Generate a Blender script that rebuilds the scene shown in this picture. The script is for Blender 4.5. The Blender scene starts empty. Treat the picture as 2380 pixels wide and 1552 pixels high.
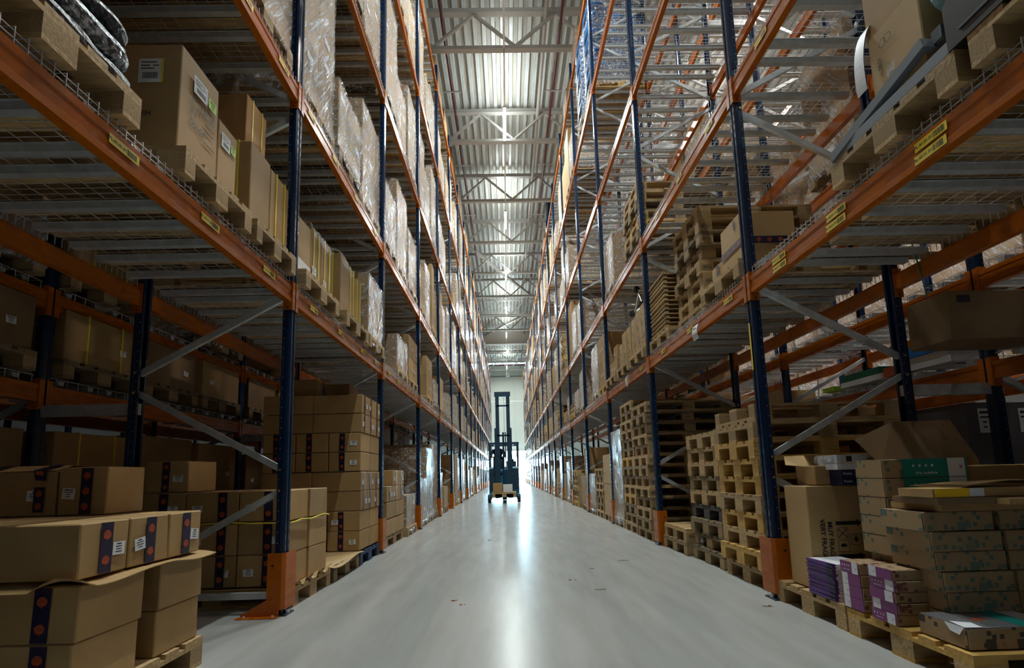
import bpy, math, random
from mathutils import Vector, Matrix, noise
C = bpy.context.scene.collection
SC = bpy.context.scene
rnd = random.Random(7)
PI = math.pi

# ------------------------------------------------------------------ camera
f_px, cx, cy = 1173.0, 1197.2, 949.2
p_, r_, y_ = .129286, -.0269247, .0180491
CAM = Vector((0, 0, .93725))
Fv = Vector((math.sin(y_)*math.cos(p_), math.cos(y_)*math.cos(p_), math.sin(p_)))
R0 = Vector((math.cos(y_), -math.sin(y_), 0)); U0 = R0.cross(Fv)
Rv = R0*math.cos(r_) + U0*math.sin(r_); Uv = -R0*math.sin(r_) + U0*math.cos(r_)
cd = bpy.data.cameras.new('camera'); cam = bpy.data.objects.new('camera', cd); C.objects.link(cam)
M = Matrix((( Rv.x, Uv.x, -Fv.x, CAM.x), (Rv.y, Uv.y, -Fv.y, CAM.y), (Rv.z, Uv.z, -Fv.z, CAM.z), (0, 0, 0, 1)))
cam.matrix_world = M
cd.sensor_fit = 'HORIZONTAL'; cd.sensor_width = 36; cd.lens = 36*f_px/2380
cd.shift_x = (1190-cx)/2380; cd.shift_y = (cy-776)/2380; cd.clip_end = 400; cd.clip_start = .02
SC.camera = cam

# ------------------------------------------------------------------ world, sun, exposure
SC.view_settings.view_transform = 'Standard'; SC.view_settings.look = 'None'
SC.view_settings.gamma = 1; SC.view_settings.use_curve_mapping = False
SC.view_settings.exposure = 0.0
W = bpy.data.worlds.new('sky'); SC.world = W; W.use_nodes = True
wn = W.node_tree; bg = wn.nodes['Background']
bg.inputs[0].default_value = (.45, .80, 1, 1); bg.inputs[1].default_value = 60.0
sd = bpy.data.lights.new('sun', 'SUN'); sd.energy = 30; sd.angle = .02; sd.color = (1, .96, .88)
sun = bpy.data.objects.new('sun', sd); C.objects.link(sun); sun.rotation_euler = (math.radians(-38), math.radians(14), 0)
# daylight entering by the open dock door (portal guides the sky light)
pd = bpy.data.lights.new('door_portal', 'AREA'); pd.shape = 'RECTANGLE'; pd.size = 8.3; pd.size_y = 3.5
pd.cycles.is_portal = True
po = bpy.data.objects.new('door_portal', pd); C.objects.link(po); po.location = (.55, 57.3, 1.75); po.rotation_euler = (-PI/2, 0, 0)
LAMP_W = 440.0
LAMP_COL = (.91, 1.0, .98)

# ------------------------------------------------------------------ materials
MT = {}
def mat(name, col, rough=.5, metal=0., **k):
    m = bpy.data.materials.new(name); m.use_nodes = True
    b = m.node_tree.nodes['Principled BSDF']
    b.inputs['Base Color'].default_value = (*col, 1); b.inputs['Roughness'].default_value = rough
    b.inputs['Metallic'].default_value = metal
    for a, v in k.items(): b.inputs[a].default_value = v
    MT[name] = m; return m
def nd(m, t, **k):
    n = m.node_tree.nodes.new(t)
    for a, v in k.items():
        if a in n.inputs.keys(): n.inputs[a].default_value = v
        else: setattr(n, a, v)
    return n
def lk(m, a, b): m.node_tree.links.new(a, b)
def noisy(name, c1, c2, scale=(1, 1, 1), nscale=5, rough=.5, metal=0., bump=0., bscale=None, rnd_amt=.0, detail=4, lo=.35, hi=.65, rough2=None):
    m = mat(name, c1, rough, metal); b = m.node_tree.nodes['Principled BSDF']
    tc = nd(m, 'ShaderNodeTexCoord'); mp = nd(m, 'ShaderNodeMapping'); mp.inputs['Scale'].default_value = scale
    oi = nd(m, 'ShaderNodeObjectInfo')
    ad = nd(m, 'ShaderNodeVectorMath', operation='ADD'); mu = nd(m, 'ShaderNodeVectorMath', operation='SCALE')
    cb = nd(m, 'ShaderNodeCombineXYZ')
    for i in range(3): lk(m, oi.outputs['Random'], cb.inputs[i])
    lk(m, cb.outputs[0], mu.inputs[0]); mu.inputs['Scale'].default_value = 37.
    lk(m, tc.outputs['Object'], ad.inputs[0]); lk(m, mu.outputs[0], ad.inputs[1]); lk(m, ad.outputs[0], mp.inputs[0])
    n = nd(m, 'ShaderNodeTexNoise'); n.inputs['Scale'].default_value = nscale; n.inputs['Detail'].default_value = detail
    lk(m, mp.outputs[0], n.inputs['Vector'])
    mr = nd(m, 'ShaderNodeMapRange'); mr.inputs[1].default_value = lo; mr.inputs[2].default_value = hi
    lk(m, n.outputs[0], mr.inputs[0])
    mx = nd(m, 'ShaderNodeMix', data_type='RGBA'); lk(m, mr.outputs[0], mx.inputs[0])
    mx.inputs[6].default_value = (*c1, 1); mx.inputs[7].default_value = (*c2, 1)
    out = mx.outputs[2]
    if rnd_amt:
        hs = nd(m, 'ShaderNodeHueSaturation'); r2 = nd(m, 'ShaderNodeMapRange')
        r2.inputs[3].default_value = 1-rnd_amt; r2.inputs[4].default_value = 1+rnd_amt
        lk(m, oi.outputs['Random'], r2.inputs[0]); lk(m, r2.outputs[0], hs.inputs['Value']); lk(m, out, hs.inputs['Color']); out = hs.outputs[0]
    lk(m, out, b.inputs['Base Color'])
    if rough2 is not None:
        r3 = nd(m, 'ShaderNodeMapRange'); r3.inputs[3].default_value = rough; r3.inputs[4].default_value = rough2
        lk(m, mr.outputs[0], r3.inputs[0]); lk(m, r3.outputs[0], b.inputs['Roughness'])
    if bump:
        bp = nd(m, 'ShaderNodeBump'); bp.inputs['Strength'].default_value = bump; bp.inputs['Distance'].default_value = .01
        if bscale:
            n2 = nd(m, 'ShaderNodeTexNoise'); n2.inputs['Scale'].default_value = bscale; n2.inputs['Detail'].default_value = 3
            lk(m, mp.outputs[0], n2.inputs['Vector']); lk(m, n2.outputs[0], bp.inputs['Height'])
        else: lk(m, n.outputs[0], bp.inputs['Height'])
        lk(m, bp.outputs[0], b.inputs['Normal'])
    return m
noisy('blue_paint', (.002, .016, .052), (.0025, .020, .062), nscale=5, rough=.15, rough2=.22)
noisy('orange_paint', (.45, .112, .004), (.37, .084, .003), scale=(3, .6, 3), nscale=6, rough=.20, rough2=.34)
noisy('galvanised', (.46, .50, .52), (.58, .62, .64), nscale=18, rough=.30, rough2=.45, metal=.4)
noisy('wire', (.56, .58, .60), (.66, .68, .7), nscale=20, rough=.3, metal=.3)
noisy('pine', (.52, .36, .17), (.36, .23, .10), scale=(2, 14, 14), nscale=4, rough=.75, bump=.3, rnd_amt=.22)
noisy('old_pine', (.27, .19, .10), (.16, .115, .065), scale=(2, 14, 14), nscale=4, rough=.85, bump=.3, rnd_amt=.25)
noisy('chip_block', (.40, .28, .135), (.28, .185, .09), nscale=130, rough=.9, bump=.15, rnd_amt=.2)
noisy('yellow_pine', (.62, .38, .10), (.48, .28, .07), scale=(2, 14, 14), nscale=4, rough=.75, bump=.3, rnd_amt=.12)
noisy('blue_pallet', (.010, .040, .10), (.02, .06, .14), scale=(2, 9, 9), nscale=5, rough=.6)
noisy('charcoal_wood', (.05, .045, .04), (.09, .08, .07), scale=(2, 9, 9), nscale=5, rough=.85)
noisy('cardboard', (.40, .248, .096), (.345, .208, .080), nscale=3.5, rough=.72, bump=.06, bscale=150, rnd_amt=.13)
noisy('cardboard_pale', (.51, .34, .15), (.45, .295, .125), nscale=3.5, rough=.72, bump=.06, bscale=150, rnd_amt=.1)
noisy('cardboard_dark', (.25, .15, .065), (.20, .12, .052), nscale=3.5, rough=.75, rnd_amt=.15)
for n_ in ('orange_paint',): MT[n_].node_tree.nodes['Principled BSDF'].inputs['Specular IOR Level'].default_value = .32
mat('navy_tape', (.012, .006, .035), .35)
mat('orange_print', (.40, .065, .012), .5)
mat('white_label', (.72, .74, .76), .6); mat('yellow_label', (.80, .60, .01), .5); mat('print_black', (.012, .012, .014), .6)
mat('lime_label', (.42, .72, .02), .5); mat('strap_yellow', (.75, .62, .06), .35)
mat('strap_teal', (.01, .30, .30), .4); mat('brass', (.7, .5, .2), .3, 1.); mat('black_plastic', (.012, .013, .016), .35)
mat('foot_blue', (.02, .03, .05), .5); mat('dark_hole', (.003, .003, .004), .8)
mat('cream_paper', (.62, .52, .30), .8)
# floor: worn polished concrete
m = noisy('concrete_floor', (.40, .40, .385), (.33, .33, .318), scale=(1, .35, 1), nscale=.8, rough=.25, detail=3, lo=.1, hi=.9)
b = m.node_tree.nodes['Principled BSDF']
tc = nd(m, 'ShaderNodeTexCoord'); mp = nd(m, 'ShaderNodeMapping'); mp.inputs['Scale'].default_value = (7, 1.0, 1); mp.inputs['Rotation'].default_value = (0, 0, .12)
lk(m, tc.outputs['Object'], mp.inputs[0]); n2 = nd(m, 'ShaderNodeTexNoise'); n2.inputs['Scale'].default_value = 1.2; n2.inputs['Detail'].default_value = 7
lk(m, mp.outputs[0], n2.inputs['Vector']); 
old = b.inputs['Base Color'].links[0].from_socket
mx = nd(m, 'ShaderNodeMix', data_type='RGBA', blend_type='MULTIPLY'); mr = nd(m, 'ShaderNodeMapRange'); mr.inputs[1].default_value = .35; mr.inputs[2].default_value = .8
mr.inputs[3].default_value = 0; mr.inputs[4].default_value = .55
lk(m, n2.outputs[0], mr.inputs[0]); lk(m, mr.outputs[0], mx.inputs[0]); lk(m, old, mx.inputs[6]); mx.inputs[7].default_value = (.66, .64, .60, 1); lk(m, mx.outputs[2], b.inputs['Base Color'])
b.inputs['Specular IOR Level'].default_value = .10
noisy('roof_steel', (.74, .79, .79), (.66, .71, .71), nscale=3, rough=.34, rough2=.45, metal=.12)
mat('roof_recess_shade', (.40, .385, .33), .5); mat('truss_paint', (.46, .45, .42), .45)
noisy('wall_panel', (.60, .62, .56), (.56, .58, .52), nscale=.6, rough=.6)
mat('outside_wall', (.10, .10, .10), .8); mat('red_pipe', (.11, .008, .012), .4); mat('lamp_housing', (.75, .78, .78), .5)
mat('tarmac', (.55, .55, .53), .8); mat('dark_steel', (.05, .055, .06), .4)
mat('truck_body_glare', (.018, .15, .27), .35); mat('truck_black_glare', (.010, .042, .075), .4); mat('chrome', (.7, .7, .72), .12, 1.)  # truck colours lifted and blued: door glare is put into the paint
mat('rubber', (.02, .02, .02), .8); mat('skin', (.45, .26, .18), .55); mat('cloth_navy', (.01, .02, .05), .9); mat('hair_dark', (.02, .013, .01), .8)
mat('teal_print', (.004, .20, .17), .35); mat('purple_print', (.20, .03, .17), .35); mat('violet_cover', (.10, .025, .22), .3); mat('white_paper', (.72, .72, .76), .6)
mat('yellow_print', (.85, .52, .01), .4); mat('navy_print', (.01, .015, .06), .35); mat('pale_grey', (.55, .57, .62), .5); mat('puzzle_gold', (.55, .33, .08), .5)
mat('foam_grey', (.17, .19, .22), .6); mat('teal_cloth', (.20, .36, .36), .75); noisy('black_wrap', (.012, .013, .018), (.03, .032, .04), nscale=30, rough=.30, bump=1., bscale=45)
noisy('silver_film', (.04, .045, .055), (.42, .45, .50), scale=(1, 1.6, 1.6), nscale=22, rough=.22, bump=1., bscale=26, lo=.45, hi=.62)
mat('blue_bag', (.015, .10, .27), .3); mat('bright_blue', (.01, .20, .62), .4); mat('green_box', (.006, .13, .06), .4); mat('dark_panel', (.10, .095, .11), .4)
mat('grey_print', (.13, .13, .135), .4); mat('white_bag', (.72, .74, .78), .45)
# patterned kraft boxes
def kraft(name, col2):
    m = mat(name, (.3, .19, .09), .7); b = m.node_tree.nodes['Principled BSDF']
    tc = nd(m, 'ShaderNodeTexCoord'); v = nd(m, 'ShaderNodeTexVoronoi'); v.inputs['Scale'].default_value = 26; v.distance = 'CHEBYCHEV'; v.inputs['Randomness'].default_value = .75
    lk(m, tc.outputs['Object'], v.inputs['Vector']); mr = nd(m, 'ShaderNodeMapRange'); mr.inputs[1].default_value = .24; mr.inputs[2].default_value = .27
    lk(m, v.outputs['Distance'], mr.inputs[0]); v2 = nd(m, 'ShaderNodeTexVoronoi'); v2.inputs['Scale'].default_value = 8; v2.distance = 'CHEBYCHEV'; v2.inputs['Randomness'].default_value = .4
    lk(m, tc.outputs['Object'], v2.inputs['Vector']); m2 = nd(m, 'ShaderNodeMapRange'); m2.inputs[1].default_value = .17; m2.inputs[2].default_value = .19
    lk(m, v2.outputs['Distance'], m2.inputs[0]); mi = nd(m, 'ShaderNodeMath', operation='MINIMUM'); lk(m, mr.outputs[0], mi.inputs[0]); lk(m, m2.outputs[0], mi.inputs[1])
    mx = nd(m, 'ShaderNodeMix', data_type='RGBA'); lk(m, mi.outputs[0], mx.inputs[0]); mx.inputs[6].default_value = (*col2, 1); mx.inputs[7].default_value = (.33, .22, .11, 1)
    lk(m, mx.outputs[2], b.inputs['Base Color']); return m
kraft('kraft_teal', (.10, .15, .12)); kraft('kraft_maroon', (.14, .035, .045)); kraft('kraft_black', (.05, .04, .03))
# stretch film
def film(name, fac, tint):
    m = bpy.data.materials.new(name); m.use_nodes = True; MT[name] = m; nt = m.node_tree; nt.nodes.clear()
    o = nd(m, 'ShaderNodeOutputMaterial'); mix = nd(m, 'ShaderNodeMixShader'); tr = nd(m, 'ShaderNodeBsdfTransparent')
    pr = nd(m, 'ShaderNodeBsdfPrincipled'); pr.inputs['Base Color'].default_value = (*tint, 1); pr.inputs['Roughness'].default_value = .16; pr.inputs['Specular IOR Level'].default_value = .9
    tc = nd(m, 'ShaderNodeTexCoord'); mp = nd(m, 'ShaderNodeMapping'); mp.inputs['Rotation'].default_value = (.5, .45, 0); mp.inputs['Scale'].default_value = (6, 6, 1.3)
    oi = nd(m, 'ShaderNodeObjectInfo'); va = nd(m, 'ShaderNodeVectorMath', operation='ADD'); vr = nd(m, 'ShaderNodeVectorRotate', rotation_type='X_AXIS')
    cb = nd(m, 'ShaderNodeMath', operation='MULTIPLY'); cb.inputs[1].default_value = 31.; lk(m, oi.outputs['Random'], cb.inputs[0]); lk(m, tc.outputs['Object'], va.inputs[0]); lk(m, cb.outputs[0], va.inputs[1])
    vr.inputs['Angle'].default_value = .62; lk(m, va.outputs[0], vr.inputs['Vector']); mp.inputs['Rotation'].default_value = (0, 0, 0); mp.inputs['Scale'].default_value = (6, 10, 1.0)
    lk(m, vr.outputs[0], mp.inputs[0]); n = nd(m, 'ShaderNodeTexNoise'); n.inputs['Scale'].default_value = 3.6; n.inputs['Detail'].default_value = 6; n.inputs['Roughness'].default_value = .65; n.inputs['Distortion'].default_value = .6
    lk(m, mp.outputs[0], n.inputs['Vector']); bp = nd(m, 'ShaderNodeBump'); bp.inputs['Strength'].default_value = 1.; bp.inputs['Distance'].default_value = .07
    lk(m, n.outputs[0], bp.inputs['Height']); lk(m, bp.outputs[0], pr.inputs['Normal'])
    mr = nd(m, 'ShaderNodeMapRange'); mr.inputs[1].default_value = .48; mr.inputs[2].default_value = .66; mr.inputs[3].default_value = fac*.24; mr.inputs[4].default_value = min(1, fac*1.75)
    lk(m, n.outputs[0], mr.inputs[0]); lk(m, mr.outputs[0], mix.inputs[0]); lk(m, tr.outputs[0], mix.inputs[1]); lk(m, pr.outputs[0], mix.inputs[2]); lk(m, mix.outputs[0], o.inputs[0])
film('stretch_film', .6, (.80, .78, .77)); film('clear_plastic', .5, (.7, .75, .8))
em = bpy.data.materials.new('lamp_glow'); em.use_nodes = True; MT['lamp_glow'] = em; em.node_tree.nodes.clear()
o_ = nd(em, 'ShaderNodeOutputMaterial'); e_ = nd(em, 'ShaderNodeEmission'); e_.inputs[0].default_value = (.95, 1, 1, 1); e_.inputs[1].default_value = 22; lk(em, e_.outputs[0], o_.inputs[0])

# ------------------------------------------------------------------ mesh building
class MB:
    def __init__(s): s.v = []; s.f = []; s.m = []; s.names = []
    def mi(s, n):
        if n not in s.names: s.names.append(n)
        return s.names.index(n)
    def quad(s, pts, m):
        b = len(s.v); s.v += [tuple(p) for p in pts]; s.f.append(tuple(range(b, b+len(pts)))); s.m.append(s.mi(m)); return s
    def box(s, x0, x1, y0, y1, z0, z1, m, T=None, skip=''):
        P = [(x0, y0, z0), (x1, y0, z0), (x1, y1, z0), (x0, y1, z0), (x0, y0, z1), (x1, y0, z1), (x1, y1, z1), (x0, y1, z1)]
        if T is not None: P = [tuple(T @ Vector(p)) for p in P]
        b = len(s.v); s.v += P; k = s.mi(m)
        for n, q in (('b', (3, 2, 1, 0)), ('t', (4, 5, 6, 7)), ('n', (0, 1, 5, 4)), ('e', (1, 2, 6, 5)), ('f', (2, 3, 7, 6)), ('w', (3, 0, 4, 7))):
            if n not in skip: s.f.append(tuple(b+i for i in q)); s.m.append(k)
        return s
    def bar(s, a, b, w, h, m, up=(0, 0, 1)):
        a = Vector(a); b = Vector(b); d = (b-a); L = d.length; d.normalize(); u = Vector(up)
        r = d.cross(u)
        if r.length < 1e-4: r = d.cross(Vector((0, 1, 0)))
        r.normalize(); u = r.cross(d)
        T = Matrix((( r.x, d.x, u.x, a.x), (r.y, d.y, u.y, a.y), (r.z, d.z, u.z, a.z), (0, 0, 0, 1)))
        return s.box(-w/2, w/2, 0, L, -h/2, h/2, m, T)
    def prism(s, prof, T, L, m, caps=True):
        # prof: list of 2D points (a,b); extruded along local Z by L ; T maps (a,b,c)
        n = len(prof); b = len(s.v); k = s.mi(m)
        for c in (0, L):
            s.v += [tuple(T @ Vector((a, bb, c))) for a, bb in prof]
        for i in range(n):
            j = (i+1) % n; s.f.append((b+i, b+j, b+n+j, b+n+i)); s.m.append(k)
        if caps: s.f.append(tuple(b+i for i in range(n))[::-1]); s.m.append(k); s.f.append(tuple(b+n+i for i in range(n))); s.m.append(k)
        return s
    def tube(s, pts, r, m, n=8, closed=False):
        P = [Vector(p) for p in pts]; k = s.mi(m); b = len(s.v); N = len(P)
        for i, p in enumerate(P):
            a = P[max(i-1, 0)]; c = P[min(i+1, N-1)]
            if closed: a = P[i-1]; c = P[(i+1) % N]
            d = (c-a).normalized(); u = Vector((0, 0, 1)) if abs(d.z) < .9 else Vector((1, 0, 0))
            q = d.cross(u).normalized(); w = q.cross(d); rr = r[i] if isinstance(r, (list, tuple)) else r
            for j in range(n):
                t = 2*PI*j/n; s.v.append(tuple(p + q*(rr*math.cos(t)) + w*(rr*math.sin(t))))
        for i in range(N if closed else N-1):
            i2 = (i+1) % N
            for j in range(n):
                s.f.append((b+i*n+j, b+i*n+(j+1) % n, b+i2*n+(j+1) % n, b+i2*n+j)); s.m.append(k)
        if not closed:
            s.f.append(tuple(b+j for j in range(n))[::-1]); s.m.append(k); s.f.append(tuple(b+(N-1)*n+j for j in range(n))); s.m.append(k)
        return s
    def add(s, o, T):
        b = len(s.v); s.v += [tuple(T @ Vector(p)) for p in o.v]
        mm = [s.mi(n) for n in o.names]
        s.f += [tuple(b+i for i in q) for q in o.f]; s.m += [mm[i] for i in o.m]; return s
    def mesh(s, name, smooth=False):
        me = bpy.data.meshes.new(name); me.from_pydata(s.v, [], s.f)
        for n in s.names: me.materials.append(MT[n])
        me.polygons.foreach_set('material_index', s.m)
        if smooth: me.polygons.foreach_set('use_smooth', [True]*len(s.f))
        me.update(); return me
def T3(x, y, z, rz=0.): return Matrix.Translation((x, y, z)) @ Matrix.Rotation(rz, 4, 'Z')
def obj(name, me, parent=None, M4=None, **k):
    if isinstance(me, MB): me = me.mesh(name)
    o = bpy.data.objects.new(name, me); C.objects.link(o)
    if parent is not None: o.parent = parent
    if M4 is not None: o.matrix_local = M4
    for a, v in k.items(): o[a] = v
    return o
def thing(name, label, cat, M4=None, group=None, me=None):
    if isinstance(me, MB): me = me.mesh(name)
    o = bpy.data.objects.new(name, me); C.objects.link(o)
    if M4 is not None: o.matrix_local = M4
    o['label'] = label; o['category'] = cat
    if group: o['group'] = group
    return o
def struct(name, mb, M4=None):
    return obj(name, mb, None, M4, kind='structure')
def chamfer_box(mb, sx, sy, sz, m, c=.005, j=0., seed=0):
    rr = random.Random(seed)
    x, y, z = sx/2, sy/2, sz; P = []
    for px in (-1, 1):
        for py in (-1, 1):
            for pz in (0, 1):
                dx, dy, dz = (rr.uniform(-j, j) for _ in range(3))
                zc = c if pz == 0 else z-c; zz = 0 if pz == 0 else z
                P.append([(px*(x-c)+dx, py*(y-c)+dy, zz), (px*x+dx, py*(y-c)+dy, zc), (px*(x-c)+dx, py*y+dy, zc)])
    b = len(mb.v); k = mb.mi(m)
    for t in P: mb.v += t
    I = lambda px, py, pz, a: b+((px*2+py)*2+pz)*3+a
    F = []
    for pz in (0, 1):
        q = [I(0, 0, pz, 0), I(1, 0, pz, 0), I(1, 1, pz, 0), I(0, 1, pz, 0)]; F.append(q if pz else q[::-1])
    for px in (0, 1):
        q = [I(px, 0, 0, 1), I(px, 1, 0, 1), I(px, 1, 1, 1), I(px, 0, 1, 1)]; F.append(q if px else q[::-1])
        for pz in (0, 1):
            q = [I(px, 0, pz, 0), I(px, 0, pz, 1), I(px, 1, pz, 1), I(px, 1, pz, 0)]; F.append(q if (px+pz) % 2 == 0 else q[::-1])
        for py in (0, 1):
            q = [I(px, py, 0, 1), I(px, py, 0, 2), I(px, py, 1, 2), I(px, py, 1, 1)]; F.append(q if (px+py) % 2 == 0 else q[::-1])
    for py in (0, 1):
        q = [I(0, py, 0, 2), I(1, py, 0, 2), I(1, py, 1, 2), I(0, py, 1, 2)]; F.append(q[::-1] if py else q)
        for pz in (0, 1):
            q = [I(0, py, pz, 0), I(0, py, pz, 2), I(1, py, pz, 2), I(1, py, pz, 0)]; F.append(q[::-1] if (py+pz) % 2 == 0 else q)
    for px in (0, 1):
        for py in (0, 1):
            for pz in (0, 1):
                q = [I(px, py, pz, 0), I(px, py, pz, 1), I(px, py, pz, 2)]; F.append(q)
    mb.f += [tuple(q) for q in F]; mb.m += [k]*len(F)
    return mb
TXT = {}
def text_mesh(s, size, m='print_black'):
    key = (s, size, m)
    if key in TXT: return TXT[key]
    cu = bpy.data.curves.new('t', 'FONT'); cu.body = s; cu.size = size; cu.align_x = 'CENTER'; cu.align_y = 'CENTER'; cu.resolution_u = 3; cu.offset = size*.022
    o = bpy.data.objects.new('t', cu); C.objects.link(o)
    dg = bpy.context.evaluated_depsgraph_get(); me = bpy.data.meshes.new_from_object(o.evaluated_get(dg)); me.name = 'print'
    bpy.data.objects.remove(o); me.materials.clear(); me.materials.append(MT[m]); TXT[key] = me; return me
def face_T(face, p, off=.002, roll=0.):
    # placement on a face: 'c' faces the camera (-y), 'e' faces +x, 'w' faces -x, 't' faces up
    R = {'c': ((1, 0, 0), (0, 0, 1), (0, -1, 0)), 'e': ((0, 1, 0), (0, 0, 1), (1, 0, 0)), 'w': ((0, -1, 0), (0, 0, 1), (-1, 0, 0)), 't': ((1, 0, 0), (0, 1, 0), (0, 0, 1))}[face]
    r, u, n = (Vector(q) for q in R); q = Vector(p) + n*off
    return Matrix(((r.x, u.x, n.x, q.x), (r.y, u.y, n.y, q.y), (r.z, u.z, n.z, q.z), (0, 0, 0, 1))) @ Matrix.Rotation(roll, 4, 'Z')
ME = {}
def cached(key, fn):
    if key not in ME: ME[key] = fn()
    return ME[key]
def card(w, h, m, t=.0015):
    return cached(('card', round(w, 3), round(h, 3), m, t), lambda: MB().box(-w/2, w/2, -h/2, h/2, -t, 0, m).mesh('card'))
ORD = ['first', 'second', 'third', 'fourth', 'fifth', 'sixth', 'seventh', 'eighth', 'ninth', 'tenth', 'eleventh', 'twelfth', 'thirteenth', 'fourteenth', 'fifteenth', 'sixteenth', 'seventeenth', 'eighteenth', 'nineteenth', 'twentieth', 'twenty-first']

# ------------------------------------------------------------------ building shell
YB, YF, XW, ZR = 57.4, -9.0, 15.5, 13.62
struct('floor', MB().box(-XW, XW, YF, YB+.25, -.2, 0, 'concrete_floor'))
struct('ground', MB().box(-60, 60, YB+.26, 150, -.22, -.02, 'tarmac'))
# corrugated roof decking
mb = MB(); x = -XW; pr = []
while x < XW:
    for dx, dz in ((0, 0), (.03, 0), (.035, .012), (.055, .012), (.06, 0), (.10, 0), (.125, .12), (.235, .12)): pr.append((x+dx, ZR+dz))
    x += .26
for i in range(len(pr)-1):
    (a, za), (b2, zb) = pr[i], pr[i+1]
    if abs(a-b2) < 1e-6: continue
    mb.quad([(a, YF, za), (a, YB, za), (b2, YB, zb), (b2, YF, zb)], 'roof_steel' if min(za, zb) < ZR+.1 else 'roof_recess_shade')  # recessed flats of the same sheet get their shade as a darker colour
mb.box(-XW, XW, YF, YB, ZR+.14, ZR+.3, 'outside_wall')
struct('ceiling', mb)
DX0, DX1, DZ = -3.6, 4.7, 3.56
mb = MB()
def wallseg(mb, x0, x1, z0, z1):
    x = x0
    while x < x1-1e-4:
        e = min(x+1.15, x1); mb.box(x+.004, e-.004, YB, YB+.2, z0, z1, 'wall_panel'); x = e
    mb.box(x0, x1, YB+.01, YB+.19, z0, z1, 'outside_wall')
wallseg(mb, -XW, DX0, 0, ZR); wallseg(mb, DX1, XW, 0, ZR); wallseg(mb, DX0, DX1, DZ, 9.28); wallseg(mb, DX0, DX1, 9.31, ZR)
struct('wall_back', mb)
struct('wall_left', MB().box(-XW-.2, -XW, YF, YB+.2, 0, ZR, 'outside_wall'))
struct('wall_right', MB().box(XW, XW+.2, YF, YB+.2, 0, ZR, 'outside_wall'))
struct('wall_front', MB().box(-XW, XW, YF-.2, YF, 0, ZR, 'outside_wall'))
struct('trim_1', MB().box(DX0-.12, DX0, YB-.03, YB+.22, 0, DZ+.1, 'truss_paint').box(DX1, DX1+.12, YB-.03, YB+.22, 0, DZ+.1, 'truss_paint').box(DX0, DX1, YB-.03, YB+.22, DZ, DZ+.1, 'truss_paint'))
# roof trusses
def truss_mb():
    mb = MB(); zt, zb = 13.44, 12.30; w = 2.21; x0 = -.62-w*6-.0
    mb.box(-XW, XW, -.05, .05, zt-.09, zt+.05, 'truss_paint'); mb.box(-XW, XW, -.085, .085, zt-.105, zt-.09, 'truss_paint')
    mb.box(-XW, XW, -.045, .045, zb-.05, zb+.06, 'truss_paint'); mb.box(-XW, XW, -.075, .075, zb-.065, zb-.05, 'truss_paint')
    x = x0
    while x < XW-w:
        mb.bar((x, 0, zt-.1), (x+w/2, 0, zb+.05), .07, .07, 'truss_paint'); mb.bar((x+w/2, 0, zb+.05), (x+w, 0, zt-.1), .07, .07, 'truss_paint'); x += w
    return mb
tm = truss_mb().mesh('truss')
for k in range(-5, 12):
    yy = 12.22+3.81*k
    if yy > 56.5 or yy < YF+.2: continue
    t = thing('roof_truss', 'pale painted steel roof truss, %s from the camera across the ceiling' % ORD[k+5], 'truss', T3(0, yy, 0), 'roof trusses', tm)
def simple(name, label, cat, mb, group=None): return thing(name, label, cat, None, group, mb)
simple('roof_girder', 'deep grey girder across the aisle before the far roof section', 'girder', MB().box(-XW, XW, 42.4, 42.7, 12.1, 13.4, 'truss_paint').box(-XW, XW, 42.3, 42.8, 12.06, 12.1, 'truss_paint'))
mb = MB().bar((-1.9, 26, 13.3), (2.0, 33.2, 12.9), .14, .14, 'truss_paint'); simple('roof_brace', 'pale diagonal wind brace falling to the right under the roof', 'brace', mb)
mb = MB().bar((1.8, 37.6, 13.2), (-1.7, 42.2, 12.8), .14, .14, 'truss_paint'); simple('roof_brace', 'pale diagonal wind brace falling to the left under the far roof', 'brace', mb)
def pipe(name, label, x0, x1, z, r=.036):
    mb = MB().tube([(x0, YF, z), (x0, YB, z)], r, 'red_pipe', 10)
    t = thing(name, label, 'pipe', None, 'sprinkler pipes', mb)
    for k in range(15):
        yy = 3+3.81*k
        hb = MB().box(x0-.02, x0+.02, yy-.015, yy+.015, z, z+.55, 'wire'); hb.box(x0-.28, x0+.28, yy-.02, yy+.02, z-.1, z-.07, 'wire'); obj('hanger', hb, t)
pipe('sprinkler_pipe', 'dark red sprinkler pipe along the left edge of the ceiling strip', -1.45, 0, 12.95)
pipe('sprinkler_pipe', 'dark red sprinkler pipe along the right edge of the ceiling strip', 1.72, 0, 12.95)
simple('sprinkler_main', 'bright red cross pipe high before the back wall', 'pipe', MB().tube([(-1.75, 55.2, 13.0), (2.4, 55.2, 13.0)], .09, 'red_pipe', 10))
simple('cable_rail', 'dark cable rail across the top of the back wall', 'rail', MB().box(-1.9, 2.4, 56.9, 57.0, 12.05, 12.12, 'dark_steel').box(-1.8, -1.7, 57.0, 57.4, 12.0, 12.2, 'dark_steel').box(2.2, 2.3, 57.0, 57.4, 12.0, 12.2, 'dark_steel'))
simple('wall_unit', 'small white control unit on the rail above the back wall', 'control unit', MB().box(.05, .5, 56.6, 56.85, 12.0, 12.45, 'lamp_housing'))
simple('down_pipe', 'pale vertical pipe running along the roof right of the lamps', 'pipe', MB().tube([(1.33, YF, 13.2), (1.33, YB, 13.2)], .055, 'truss_paint', 8))
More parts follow.
